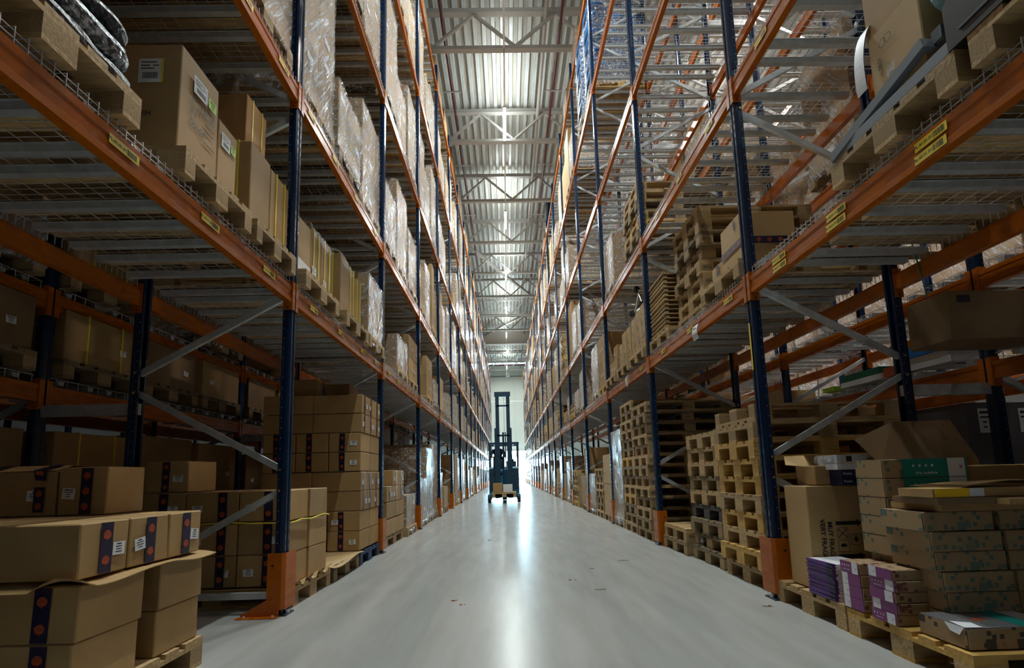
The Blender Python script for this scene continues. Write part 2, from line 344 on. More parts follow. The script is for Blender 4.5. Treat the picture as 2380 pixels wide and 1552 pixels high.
# lamp line
t = simple('lamp_rail', 'long pale lamp rail running down the middle of the aisle ceiling', 'lamp rail', MB().box(.155, .205, YF+.1, 56.5, 12.235, 12.28, 'lamp_housing'))
def lamp_body():
    return MB().box(-.045, .045, -.78, .78, 0, .055, 'lamp_housing').mesh('housing')
hm = lamp_body(); gm = MB().box(-.035, .035, -.75, .75, -.03, 0, 'lamp_glow').mesh('tube')
for xx in (-6.3, 7.1): simple('lamp_rail', 'lamp rail over the aisle to the %s of the middle one' % ('left' if xx < 0 else 'right'), 'lamp rail', MB().box(xx-.035, xx+.035, YF+.1, 56.5, 12.235, 12.34, 'lamp_housing'))
def lamp_light(xx, yy, w, col):
    # the lamp's own light: downwards, and a share thrown up on the roof
    for z, rx, e in ((12.14, 0, w), (12.25, PI, w*.34)):
        ld = bpy.data.lights.new('lamp_light', 'AREA'); ld.shape = 'RECTANGLE'; ld.size = .1; ld.size_y = 1.5; ld.energy = e; ld.color = col
        lo = bpy.data.objects.new('lamp_light', ld); C.objects.link(lo); lo.location = (xx, yy, z); lo.rotation_euler = (rx, 0, 0)
for xx, tag in ((.18, 'over the aisle'),):
    for i in range(-2, 7):
        yy = 15.05+6.22*i
        t = thing('strip_light', 'glowing strip light %s, %s from the camera' % (tag, ORD[i+2]), 'light', T3(xx, yy, 12.18), 'strip lights over the aisle')
        obj('housing', hm, t); obj('lamp_tube', gm, t)
        lamp_light(xx, yy, LAMP_W, LAMP_COL)
for xx, tag in ((-6.3, 'left'), (7.1, 'right')):
    for i in range(-2, 5):
        yy = 15.05+6.22*i
        t = thing('strip_light', 'glowing strip light over the next aisle to the %s, %s from camera' % (tag, ORD[i+2]), 'light', T3(xx, yy, 12.18), 'strip lights over the %s aisle' % tag)
        obj('housing', hm, t); obj('lamp_tube', gm, t)
        lamp_light(xx, yy, LAMP_W*(  .10 if tag == 'left' else 1.0), (1, .93, .84))

# ------------------------------------------------------------------ racking
S = 2.8; Y0 = 3.71; ZL = [2.213, 3.878, 6.147, 8.551, 10.983]; PW = .10; PD = .066; DEP = 1.18; TOPZ = 11.75
DECK = .262   # deck surface above the connector's lower edge
def post_mb(H):
    # local: front face at x=0 looking +x, body towards -x, y 0..PW
    pr = [(0, .014), (0, .036), (-.007, .040), (-.007, .060), (0, .064), (0, .086), (-.010, .098), (-.030, .100), (-.036, .093), (-.066, .093), (-.066, .072), (-.060, .072), (-.060, .086), (-.034, .086), (-.02, .08),
          (-.02, .02), (-.034, .014), (-.060, .014), (-.060, .028), (-.066, .028), (-.066, .007), (-.036, .007), (-.030, 0), (-.010, .002)]
    mb = MB(); mb.prism(pr[::-1], Matrix.Identity(4), H, 'blue_paint', caps=False); return mb
def post_full(H, holes=True):
    mb = post_mb(H)
    if holes:  # no openings: slots painted dark, side holes painted pale like light showing through
        z = .12
        while z < H-.05:
            for y in (.025, .075): mb.quad([(.0006, y-.005, z-.016), (.0006, y+.005, z-.016), (.0006, y+.005, z+.016), (.0006, y-.005, z+.016)], 'dark_hole')
            for y, s in ((.0064, -1), (.0936, 1)):
                q = [(-.054, y, z-.003), (-.050, y, z-.003), (-.049, y, z), (-.050, y, z+.003), (-.054, y, z+.003), (-.055, y, z)]
                mb.quad(q if s < 0 else q[::-1], 'wire')
            z += .075
    return mb
pm_near = post_full(TOPZ).mesh('post'); pm_far = post_full(TOPZ, False).mesh('post')
def brace_segments(H):
    segs = [((-.05, .13), (-DEP+.05, .13))]
    zf, zr = .94, .20
    k = 0
    while True:
        a, b2, c = zr+1.48*k, zf+1.48*k, zr+1.48*(k+1)
        if b2 > H-.3: break
        segs.append(((-DEP+.05, a+.075), (-.05, b2-.075)))
        if c > H-.3: break
        segs.append(((-.05, b2+.075), (-DEP+.05, c-.075))); k += 1
    return segs
def brace_mesh(a, b2):
    return MB().bar((a[0], .05, a[1]), (b2[0], .05, b2[1]), .030, .045, 'galvanised').mesh('brace')
SEG = brace_segments(TOPZ); BM = [brace_mesh(a, b2) for a, b2 in SEG]
mb = MB()
for a, b2 in SEG: mb.bar((a[0], .05, a[1]), (b2[0], .05, b2[1]), .030, .045, 'galvanised')
BALL = mb.mesh('bracing')
boltm = MB(); boltm.tube([(0, 0, 0), (0, -.008, 0)], .010, 'brass', 6); boltm = boltm.mesh('bolt')
footm = MB().box(-.10, .035, -.02, .12, 0, .008, 'foot_blue').tube([(.015, .05, .008), (.015, .05, .03)], .016, 'galvanised', 6).mesh('base_plate')
RM = {'left': lambda x: T3(x, 0, 0), 'right': lambda x: T3(x, 0, 0) @ Matrix.Diagonal((-1, 1, 1, 1))}
RACKS = []  # name, front x, direction(+1: front looks +x), bay range, levels
def frame(side, x, d, i, detail, tag):
    y = Y0+i*S
    T = T3(x, y, 0) if d > 0 else T3(x, y+PW, 0, PI)
    t = thing('upright_frame', 'blue upright frame with zigzag grey bracing, %s from camera, %s' % (ORD[i+2], tag), 'rack frame', T, 'upright frames of the ' + tag)
    pm = pm_near if detail else pm_far
    obj('post', pm, t); obj('post', pm, t, T3(-DEP, PW, 0, PI))
    if detail:
        for me in BM: obj('brace', me, t)
        for q in (.865, 1.015, 2.345, 2.495, 3.825, 3.975): obj('bolt', boltm, t, T3(-.045, 0 if d > 0 else PW, q, 0 if d > 0 else PI))
        for q in (.275, 1.605, 1.755, 3.085, 3.235): obj('bolt', boltm, t, T3(-DEP+.045, 0 if d > 0 else PW, q, 0 if d > 0 else PI))
    else: obj('bracing', BALL, t)
    obj('base_plate', footm, t)
def beam_prof(): return [(.0, .0), (.0, .032), (-.004, .036), (-.004, .094), (0, .098), (0, .13), (-.034, .13), (-.034, .112), (-.05, .112), (-.05, 0)]
BL = S-PW
def beam_mesh():
    mb = MB(); T = Matrix(((1, 0, 0, 0), (0, 0, 1, 0), (0, 1, 0, 0), (0, 0, 0, 1))); mb.prism(beam_prof(), T, BL, 'orange_paint'); return mb
def conn_mb(ydir):
    # end connector: leg across the post side and leg on its front
    mb = MB(); y = 0
    mb.box(-.062, .006, min(0, ydir*.004), max(0, ydir*.004), -.06, .17, 'orange_paint')
    a, b2 = (0, -ydir*.042); mb.box(.003, .0075, min(a, b2), max(a, b2), -.055, .165, 'orange_paint')
    return mb
bmesh_ = beam_mesh().mesh('beam_section'); cA = conn_mb(1).mesh('connector'); cB = conn_mb(-1).mesh('connector')
hole = MB().tube([(0, 0, 0), (0, .006, 0)], .006, 'dark_hole', 6).mesh('hole')
beam_all = beam_mesh(); beam_all.add(conn_mb(1), T3(0, .001, 0)); beam_all.add(conn_mb(-1), T3(0, BL-.001, 0)); beam_one = beam_all.mesh('pallet_beam')
def lab_mesh(s):
    def f():
        mb = MB().box(-.085, .085, -.021, .021, -.001, 0, 'yellow_label')
        rr = random.Random(s)
        x = .015
        while x < .07:
            w = rr.choice((.0012, .0025, .004)); mb.box(x, x+w, -.013, .013, 0, .0004, 'print_black'); x += w+rr.choice((.0015, .003))
        return mb.mesh('location_label')
    return cached(('lab', s), f)
def beam(x, d, y, z, label, group, detail, labels=(), code='1'):
    T = T3(x, y+PW, z+.06) if d > 0 else T3(x, y+PW+BL, z+.06, PI)
    if not detail:
        return thing('pallet_beam', label, 'rack beam', T, group, beam_one)
    t = thing('pallet_beam', label, 'rack beam', T, group, bmesh_)
    a = obj('connector', cA, t, T3(0, .001, 0)); b2 = obj('connector', cB, t, T3(0, BL-.001, 0))
    for c, s in ((a, 1), (b2, -1)):
        obj('hook_hole', hole, c, T3(-.03, .005 if s > 0 else -.011, -.042))
    for (ly, lz, n) in labels:
        yl = ly-(y+PW) if d > 0 else (y+PW+BL)-ly
        g = obj('location_label', lab_mesh(n), t, Matrix(((0, 0, 1, .0022), (1, 0, 0, yl), (0, 1, 0, lz), (0, 0, 0, 1))))
        obj('code', text_mesh('PL-%02d.0%d.01' % (30+n, 1), .021), g, Matrix.Translation((-.037, 0, .0004)))
    return t
# wire deck: mesh with turned-up front wires, support bars
def deck_wires(fine=True):
    mb = MB(); st = .05 if fine else .10; w = .0028 if fine else .004; y = .03
    while y < BL-.02:
        mb.box(-DEP+.03, -.012, y-w/2, y+w/2, -w, 0, 'wire')
        mb.box(-.016, -.012, y-w/2, y+w/2, -.070, .0, 'wire')
        mb.box(-DEP+.028, -DEP+.032, y-w/2, y+w/2, -.06, .0, 'wire')
        y += st
    x = -.03
    while x > -DEP+.02:
        mb.box(x-w/2, x+w/2, .02, BL-.02, -2*w, -w, 'wire'); x -= .10 if fine else .14
    mb.box(-.020, -.016, .02, BL-.02, -.045, -.041, 'wire')
    return mb
BARY = [.13, .30, .62, .88, 1.14, 1.30, 1.62, 1.84, 2.08, 2.28, 2.56]
def bar_mb(): 
    # hat-shaped galvanised support bar
    pr = [(-.03, .0), (-.022, -.032), (.022, -.032), (.03, 0), (.038, 0), (.038, .003), (-.038, .003), (-.038, 0)]
    mb = MB(); T = Matrix(((0, 0, -1, -.052), (1, 0, 0, 0), (0, 1, 0, -.012), (0, 0, 0, 1))); mb.prism(pr, T, DEP-.105, 'galvanised'); return mb
wires_n = deck_wires(True).mesh('wire_mesh'); barm = bar_mb().mesh('support_bar')
mb = deck_wires(False)
for q in BARY: mb.add(bar_mb(), T3(0, q, 0))
deck_far = mb.mesh('wire_deck')
def deck(x, d, y, z, label, group, lod):
    T = T3(x, y+PW, z+DECK) if d > 0 else T3(x, y+PW+BL, z+DECK, PI)
    if lod: return thing('wire_deck', label, 'shelf', T, group, deck_far)
    t = thing('wire_deck', label, 'shelf', T, group, wires_n)
    for q in BARY: obj('support_bar', barm, t, T3(0, q, 0))
    return t
XL, XR = -1.603, 1.905
LABY = {('left', -1, 0): [(2.02, .082, 1), (2.65, .082, 2), (3.34, .082, 3)], ('left', 0, 0): [(4.15, .085, 4), (4.85, .085, 5), (5.6, .085, 6), (6.2, .085, 7)],
        ('right', -1, 0): [(2.03, .092, 11), (2.04, .035, 12), (2.68, .092, 13), (2.69, .035, 14), (3.29, .092, 15), (3.29, .035, 16)],
        ('right', 0, 0): [(4.1, .08, 17), (5.0, .08, 18), (5.9, .08, 19)], ('left', 0, 1): [(4.0, .08, 21), (4.6, .08, 22), (5.3, .08, 23), (6.1, .08, 24)], ('left', -1, 1): [(2.9, .08, 25), (3.45, .08, 26)],
        ('right', -1, 1): [(3.25, .08, 27), (2.7, .08, 28)], ('right', 0, 1): [(4.2, .08, 29), (5.0, .08, 31), (5.8, .08, 32)], ('left', 1, 0): [(6.9, .08, 33), (7.5, .08, 34), (8.2, .08, 35), (8.9, .08, 36)], ('right', 1, 0): [(6.9, .08, 37), (7.8, .08, 38)]}
SHELF = ['lowest', 'second', 'third', 'fourth', 'top']
BEAMS = []
def rack(side, x, d, bays, levels, tag, front=True, lod=4, guards=False, frames_from=None):
    for i in range(bays[0], bays[1]+2): frame(side, x, d, i, i < lod, tag)
    for i in range(bays[0], bays[1]+1):
        for li, z in levels:
            y = Y0+i*S; nm = SHELF[li] if li >= 0 else 'extra low'
            BEAMS.append((y+(0 if front else 3)+z*.3, x, d, y, z, 'orange front beam of the %s shelf, %s bay of the %s' % (nm, ORD[i+2], tag), i < lod and front, LABY.get((side, i, li), ()) if front else ()))
            BEAMS.append((y+4+z*.3, x-d*DEP, -d, y, z, 'orange rear beam of the %s shelf, %s bay of the %s' % (nm, ORD[i+2], tag), i < 2 and front, ()))
            deck(x, d, y, z, 'wire deck, %s shelf, %s bay, %s' % (nm, ORD[i+2], tag), 'wire decks of the ' + tag, not (front and i < 3))
LV = list(enumerate(ZL))
rack('left', XL, 1, (-2, 17), LV, 'left rack', lod=5); rack('right', XR, -1, (-2, 17), LV, 'right rack', lod=5)
LX2, RX2 = -3.43-DEP, 3.70+DEP    # rows standing back to back with the first ones
LV2 = [(-1, 1.50)] + [(k, z) for k, z in LV if k < 4]
rack('l2', LX2, -1, (-2, 5), LV2, 'row behind the left rack', front=False, lod=1)
rack('r2', RX2, 1, (-2, 6), LV2 + [LV[4]], 'row behind the right rack', front=False, lod=1)
rack('r3', RX2+3.4, -1, (-1, 5), LV, 'far row beyond the right aisle', front=False, lod=-9)
rack('l3', LX2-3.4, 1, (-1, 5), LV[:3], 'far row beyond the left aisle', front=False, lod=-9)
BEAMS.sort(key=lambda q: q[0]); rest = MB()
for n, (_, x, d, y, z, lab, det, ls) in enumerate(BEAMS):
    if n < 300: beam(x, d, y, z, lab, 'orange pallet beams', det, ls)
    else: rest.add(beam_all, T3(x, y+PW, z+.06) if d > 0 else T3(x, y+PW+BL, z+.06, PI))
t = simple('pallet_beam', 'remaining orange beams on the far bays of all racks', 'rack beam', rest); t['kind'] = 'stuff'
# column guards
def guard_parts():
    pr = [(-.10, -.028), (.0, -.028), (.022, -.010), (.026, .155), (.021, .155), (.017, -.007), (-.002, -.023), (-.10, -.023)]
    sh = MB(); sh.prism(pr, T3(0, 0, .045), .385, 'orange_paint')
    for z in (.11, .345): sh.tube([(-.065, -.0285, z), (-.065, -.0295, z)], .009, 'dark_hole', 8)
    for z in (.11, .345): sh.tube([(.0265, .11, z), (.0275, .11, z)], .0001, 'dark_hole', 4)
    ft = MB(); a = [(-.27, 0), (-.01, 0), (-.01, .115), (-.095, .115), (-.27, .02)]
    ft.prism(a, Matrix(((1, 0, 0, 0), (0, 0, 1, -.035), (0, 1, 0, 0), (0, 0, 0, 1))), .005, 'orange_paint'); ft.box(-.285, -.005, -.085, -.032, 0, .006, 'orange_paint')
    for xx in (-.235, -.04): ft.tube([(xx, -.06, .006), (xx, -.06, .018)], .010, 'galvanised', 6)
    return sh.mesh('shield'), ft.mesh('foot_bracket')
gs, gf = guard_parts()
for side, x, d in (('left', XL, 1), ('right', XR, -1)):
    for i in range(-1, 19):
        y = Y0+i*S
        T = T3(x, y, 0) if d > 0 else T3(x, y, 0) @ Matrix.Diagonal((-1, 1, 1, 1))
        t = thing('column_guard', 'orange steel column guard at foot of the %s post, %s rack' % (ORD[i+2], side), 'column guard', T3(x, y, 0), 'orange column guards')
        L = Matrix.Diagonal((d, 1, 1, 1)); obj('shield', gs, t, L); obj('foot_bracket', gf, t, L)
# row spacers
sp = MB().box(0, .65+.12, .03, .07, -.042, .042, 'galvanised').mesh('row_spacer')
for side, x0 in (('left', XL-DEP-.65-.06), ('right', XR+DEP-.06)):
    for i in range(-1, 6):
        for k, z in enumerate((1.49, 4.6, 7.4)):
            thing('row_spacer', 'grey steel spacer tying back-to-back frames, %s rack, %s frame, %s up' % (side, ORD[i+2], ORD[k]), 'spacer', T3(x0, Y0+i*S, z), 'row spacers', sp)

# ------------------------------------------------------------------ pallets
PH = .144
def pal_parts(L=1.2, Wd=.8, wood='pine', block='chip_block'):
    # x: 0..L (depth), y: 0..Wd ; deck boards run along x
    k = Wd/.8; out = {}
    ys = [(0, .145), (.19, .29), (.3275, .4725), (.51, .61), (.655, .8)]
    mb = MB()
    for a, b2 in ys: mb.box(0, L, a*k, b2*k, .122, .144, wood)
    for x0, x1 in ((0, .145), (L/2-.0725, L/2+.0725), (L-.145, L)): mb.box(x0, x1, 0, Wd, .100, .1215, wood)
    out['deck'] = mb
    out['block'] = [(x0, yb*k, w, .1*k if j != 1 else .145*k) for x0, w in ((0, .145), (L/2-.0725, .145), (L-.145, .145)) for j, yb in enumerate((0, .3275, .7))]
    out['bottom'] = [(0, .1*k), (.3275*k, .4725*k), (.7*k, .8*k)]
    return out
def pal_mesh(wood, block, Wd=.8, L=1.2):
    def f():
        p = pal_parts(L, Wd, wood, block); mb = p['deck']
        for x0, yb, w, h in p['block']: mb.box(x0, x0+w, yb, yb+h, .022, .0995, block)
        for a, b2 in p['bottom']: mb.box(0, L, a, b2, 0, .0215, wood)
        return mb.mesh('pallet')
    return cached(('pal', wood, block, round(Wd, 3), L), f)
def pal_mb(wood, block): 
    p = pal_parts(1.2, .8, wood, block); mb = p['deck']
    for x0, yb, w, h in p['block']: mb.box(x0, x0+w, yb, yb+h, .022, .0995, block)
    for a, b2 in p['bottom']: mb.box(0, 1.2, a, b2, 0, .0215, wood)
    return mb
def ring(w, h, m, t=.0035):
    mb = MB(); N = 28
    for i in range(N):
        a, c = 2*PI*i/N, 2*PI*(i+1)/N
        mb.quad([(w*math.cos(a), h*math.sin(a), 0), (w*math.cos(c), h*math.sin(c), 0), ((w-t)*math.cos(c), (h-t)*math.sin(c), 0), ((w-t)*math.cos(a), (h-t)*math.sin(a), 0)], m)
    return mb
ringm = ring(.05, .028, 'print_black').mesh('oval_mark')
def pallet(x, y, z, label, group='pallets', wood='pine', block='chip_block', Wd=.8, parts=False, rz=0., epal=False, flip=False):
    # x: aisle-facing edge minimum ; occupies x..x+1.2
    T = T3(x, y, z, rz)
    if flip: T = T3(x, y, z+PH, rz) @ Matrix.Translation((0, Wd, 0)) @ Matrix.Rotation(PI, 4, 'X')
    if not parts: return thing('pallet', label, 'pallet', T, group, pal_mesh(wood, block, Wd))
    t = thing('pallet', label, 'pallet', T, group)
    p = pal_parts(1.2, Wd, wood, block)
    obj('deck_boards', cached(('pd', wood, block, Wd), lambda: p['deck'].mesh('deck_boards')), t)
    for n, (x0, yb, w, h) in enumerate(p['block']):
        bm_ = cached(('pb', block, w, round(h, 3)), lambda: MB().box(0, w, 0, h, .022, .0995, block).mesh('block'))
        o = obj('block', bm_, t, T3(x0, yb, 0))
        if epal and n % 3 == 0 and n != 3:
            g = obj('oval_mark', ringm, o, face_T('c', (w/2, 0, .06), .0012)); obj('lettering', text_mesh('EPAL', .034), g, Matrix.Translation((0, 0, .0002)))
        if epal and n == 3: obj('lettering', text_mesh('EUR 12', .022), o, face_T('c', (w/2, 0, .06), .0012))
    for a, b2 in p['bottom']:
        obj('bottom_board', cached(('pbb', wood, round(b2-a, 3)), lambda: MB().box(0, 1.2, 0, b2-a, 0, .0215, wood).mesh('bottom_board')), t, T3(0, a, 0))
    return t
# ------------------------------------------------------------------ cartons
def tape_mesh(w, h):
    # navy printed tape with orange round bird-like marks
    def f():
        mb = MB().box(-w/2, w/2, -h/2, h/2, -.001, 0, 'navy_tape'); n = max(1, int(round(h/(w*1.45)))); rr = random.Random(int(h*1000))
        for i in range(n):
            cyy = -h/2+(i+.5)*h/n; r = w*.33; pts = []
            for q in range(18):
                a = 2*PI*q/18; k = 1+.06*rr.uniform(-1, 1); pts.append((r*k*math.cos(a)*.95, cyy+r*k*.92*math.sin(a), .0004))
            mb.quad(pts, 'orange_print'); mb.quad([(-r*.55, cyy-r*.6, .0004), (r*.2, cyy-r*.85, .0004), (-r*.05, cyy-r*1.25, .0004)], 'orange_print')
            for j in range(2): mb.quad([(-r*.9, cyy+r*(.1+.5*j), .0007), (r*.9, cyy+r*(.0+.5*j), .0007), (r*.9, cyy+r*(.04+.5*j), .0007), (-r*.9, cyy+r*(.14+.5*j), .0007)], 'navy_tape')
        return mb.mesh('printed_tape')
    return cached(('tape', round(w, 3), round(h, 3)), f)
def label_mesh(w=.085, h=.06, m='white_label', seed=1):
    def f():
        mb = MB().box(-w/2, w/2, -h/2, h/2, -.001, 0, m); rr = random.Random(seed)
        for i in range(4):
            yy = h*(.34-.2*i); ww = w*rr.uniform(.15, .36); hh = h*(.035 if i else .05)
            mb.quad([(-ww, yy-hh, .0004), (ww, yy-hh, .0004), (ww, yy+hh, .0004), (-ww, yy+hh, .0004)], 'print_black')
        return mb.mesh('paper_label')
    return cached(('plabel', w, h, m, seed), f)
def barcode_label(w, h, seed=3):
    def f():
        mb = MB().box(-w/2, w/2, -h/2, h/2, -.001, 0, 'white_label'); rr = random.Random(seed); x = -w*.3
        while x < w*.34:
            q = rr.choice((.012, .022, .035))*w; mb.quad([(x, -h*.34, .0004), (x+q, -h*.34, .0004), (x+q, -h*.08, .0004), (x, -h*.08, .0004)], 'print_black'); x += q*1.7
        for yy, a, b2 in ((.34, -.4, .3), (.2, -.4, .0), (.2, .15, .4), (.08, -.4, .2)): mb.quad([(a*w, yy*h-.012*h, .0004), (b2*w, yy*h-.012*h, .0004), (b2*w, yy*h+.03*h, .0004), (a*w, yy*h+.03*h, .0004)], 'print_black')
        return mb.mesh('barcode_label')
    return cached(('bar', w, h, seed), f)
CN = [0]
def carton(x0, x1, y0, y1, z0, z1, label, group=None, m='cardboard', tape='', lab='', rz=0., j=.003, name='carton', cat='carton', tw=.055, tx=0., straps='', seam=True):
    CN[0] += 1; sx, sy, sz = x1-x0-.003, y1-y0-.003, z1-z0-.002
    me = cached(('box', round(sx, 3), round(sy, 3), round(sz, 3), m, CN[0] % 5), lambda: chamfer_box(MB(), sx, sy, sz, m, .005, j, CN[0]).mesh('carton'))
    t = thing(name, label, cat, T3((x0+x1)/2, (y0+y1)/2, z0, rz), group, me)
    P = {'c': (0, -sy/2, sz/2), 'e': (sx/2, 0, sz/2), 'w': (-sx/2, 0, sz/2), 't': (0, 0, sz)}
    Wf = {'c': sx, 'e': sy, 'w': sy, 't': sx}
    for ch in tape:
        p = Vector(P[ch]); p += Vector((tx, 0, 0)) if ch == 'c' else Vector((0, tx, 0))
        obj('printed_tape', tape_mesh(tw, sz*.96), t, face_T(ch, p, .0055, rnd.uniform(-.02, .02)))
    for ch in lab:
        s = 1 if rnd.random() < .7 else -1; q = s*Wf[ch]*.27; p = Vector(P[ch]); p += Vector((q, 0, -sz*.05)) if ch == 'c' else Vector((0, q, -sz*.05))
        obj('paper_label', label_mesh(min(.075, Wf[ch]*.26), .052, 'white_label', CN[0] % 4), t, face_T(ch, p, .0055, rnd.uniform(-.12, .12)))
    for ch in straps:
        for q in (-.22, .25):
            if ch == 'y':    # straps running up camera/aisle faces
                mb = MB(); xx = q*sx; mb.box(xx-.007, xx+.007, -sy/2-.006, sy/2+.006, -.001, sz+.006, 'strap_yellow')
                obj('strap', mb, t)
            if ch == 'x':
                mb = MB(); yy = q*sy; mb.box(-sx/2-.006, sx/2+.006, yy-.007, yy+.007, -.001, sz+.006, 'strap_yellow'); obj('strap', mb, t)
    return t
def printed(t, face, p, s, size, roll=0., m='print_black'):
    return obj('print', text_mesh(s, size, m), t, face_T(face, p, .0058, roll))
def sheet(name, label, x0, x1, y0, y1, z, curl, m='cardboard_pale', cat='sheet', seed=1, edge=.03, n=16):
    # slightly buckled sheet of board with turned-down edges on the +x/-x aisle side
    mb = MB(); rr = random.Random(seed); G = [[None]*(n+1) for _ in range(n+1)]
    for i in range(n+1):
        for k2 in range(n+1):
            u, v = i/n, k2/n; x = x0+(x1-x0)*u; y = y0+(y1-y0)*v
            h = curl(u, v) + .004*noise.noise(Vector((u*5+seed, v*5, 0)))
            G[i][k2] = (x, y, z+h)
    for i in range(n):
        for k2 in range(n):
            a, b2, c, d = G[i][k2], G[i+1][k2], G[i+1][k2+1], G[i][k2+1]
            mb.quad([a, b2, c, d], m); mb.quad([(q[0], q[1], q[2]-.004) for q in (d, c, b2, a)], m)
    for i in range(n):
        for (p, q) in ((G[i][0], G[i+1][0]), (G[i+1][n], G[i][n])): mb.quad([p, (p[0], p[1], p[2]-.004), (q[0], q[1], q[2]-.004), q], m)
        for (p, q) in ((G[n][i], G[n][i+1]), (G[0][i+1], G[0][i])): mb.quad([p, (p[0], p[1], p[2]-.004), (q[0], q[1], q[2]-.004), q], m)
    return thing(name, label, cat, None, None, mb)
# ------------------------------------------------------------------ film-wrapped loads
def wrap_body(sx, sy, h, seed, dark=False):
    def f():
        rr = random.Random(seed); mb = MB(); nz = max(2, int(h/rr.choice((.24, .30, .36)))); ny = rr.choice((2, 2, 3)); nx = 3; m = rr.choice(('cardboard', 'cardboard', 'cardboard_pale', 'cardboard_dark')) if not dark else 'black_wrap'
        for k in range(nz):
            for a in range(nx):
                for b2 in range(ny):
                    if 0 < a < nx-1 and 0 < b2 < ny-1: continue
                    g = .003; mb.box(a*sx/nx+g, (a+1)*sx/nx-g, b2*sy/ny+g, (b2+1)*sy/ny-g, k*h/nz+.002, (k+1)*h/nz-g, m)
            if rr.random() < .7:
                zz = (k+.45)*h/nz; b2 = rr.randrange(ny); yy = (b2+.5)*sy/ny
                for xx, s in ((0, -1), (sx, 1)):
                    x = xx+s*.001; q = [(x, yy-.07, zz-.035), (x, yy+.07, zz-.035), (x, yy+.07, zz+.035), (x, yy-.07, zz+.035)]; mb.quad(q if s > 0 else q[::-1], 'white_label')
                mb.quad([(sx*.7, -.001, zz-.04), (sx*.85, -.001, zz-.04), (sx*.85, -.001, zz+.04), (sx*.7, -.001, zz+.04)], 'white_label')
                mb.quad([(sx*.15, -.001, zz-.04), (sx*.3, -.001, zz-.04), (sx*.3, -.001, zz+.04), (sx*.15, -.001, zz+.04)], 'white_label')
        return mb.mesh('carton_stack')
    return cached(('wb', sx, sy, h, seed, dark), f)
def wrap_film(sx, sy, h, seed):
    def f():
        mb = MB(); n = 14; nz = 18; ring_ = []
        per = [(0, 0, 1, 0), (1, 0, 0, 1), (1, 1, -1, 0), (0, 1, 0, -1)]
        pts = []
        for a, b2, dx, dy in per:
            for i in range(n): pts.append((a+dx*i/n, b2+dy*i/n))
        for k in range(nz+1):
            v = k/nz; z = -.10+v*(h+.11); row = []
            for (u, w) in pts:
                x, y = u*sx, w*sy; cx_, cy_ = x-sx/2, y-sy/2; L = math.hypot(cx_, cy_) or 1
                q = noise.noise(Vector((x*4+seed*3, y*4, z*2.2-y*2-x*2)))*.014 + noise.noise(Vector((x*13, y*13+seed, z*8)))*.006
                g = .012+q + (.018*noise.noise(Vector((x*7, y*7, seed))) if k == 0 else 0) + (.02 if v < .1 else 0)
                row.append((x+cx_/L*g, y+cy_/L*g, z + (.05*noise.noise(Vector((x*6+seed, y*6, 1))) if k == 0 else 0)))
            ring_.append(row)
        N = len(pts)
        for k in range(nz):
            for i in range(N):
                jx = (i+1) % N; mb.quad([ring_[k][i], ring_[k][jx], ring_[k+1][jx], ring_[k+1][i]], 'stretch_film')
        # rolled-in rim on top
        top = [(sx/2+(x-sx/2)*.86, sy/2+(y-sy/2)*.86, z-.004+.01*noise.noise(Vector((x*9, y*9, seed)))) for x, y, z in ring_[-1]]
        for i in range(N):
            jx = (i+1) % N; mb.quad([ring_[-1][i], ring_[-1][jx], top[jx], top[i]], 'stretch_film')
        return mb.mesh('stretch_film', True)
    return cached(('wf', sx, sy, h, seed), f)
def rnd_h(h): return round(h*8)/8
def wrapped(x, y, z, sx, sy, h, label, group, seed=0, dark=False):
    h = rnd_h(h); seed %= 5
    t = thing('wrapped_load', label, 'wrapped pallet load', T3(x, y, z), group)
    obj('carton_stack', wrap_body(sx, sy, h, seed, dark), t); obj('stretch_film', wrap_film(sx, sy, h, seed), t)
    return t

# ------------------------------------------------------------------ shelf loads, generated slot by slot
SPEC = []  # distance-sorted loads
HG = [1.30, 1.95, 2.05, 2.1, 1.5]
def slot_text(side, i, lv, s):
    return '%s slot of %s bay, %s, %s rack' % (('near', 'middle', 'far')[s], ORD[i+2], 'floor level' if lv < 0 else SHELF[lv]+' shelf', side)
def base_z(lv): return 0. if lv < 0 else ZL[lv]+DECK
OFFX = -.025
def px_of(side): return (XL+OFFX-1.2) if side == 'left' else XR-OFFX
r2 = random.Random(31)
EMPTY = set(); MANUAL = set()
for b in (-2, -1, 0):
    for lv in (-1, 0): 
        for s in range(3): MANUAL.add(('left', b, lv, s)); MANUAL.add(('right', b, lv, s))
for s in range(3): MANUAL.add(('right', 1, -1, s)); MANUAL.add(('right', 1, 0, s)); MANUAL.add(('left', 1, -1, s))
for b in (-2, -1, 0, 1):
    for lv in (1, 2, 3, 4):
        for s in range(3): EMPTY.add(('right', b, lv, s))
for s in range(3): EMPTY.add(('right', 2, 2, s)); EMPTY.add(('right', 2, 1, s)); EMPTY.add(('left', -2, 3, s)); EMPTY.add(('left', -1, 4, s)); EMPTY.add(('left', -2, 4, s))
EMPTY |= {('left', 4, 4, 1), ('left', 4, 4, 2), ('right', 6, 4, 0), ('right', 6, 4, 1)}
EMPTY -= {('right', 1, 1, 0), ('right', 1, 1, 1), ('right', 1, 1, 2)}
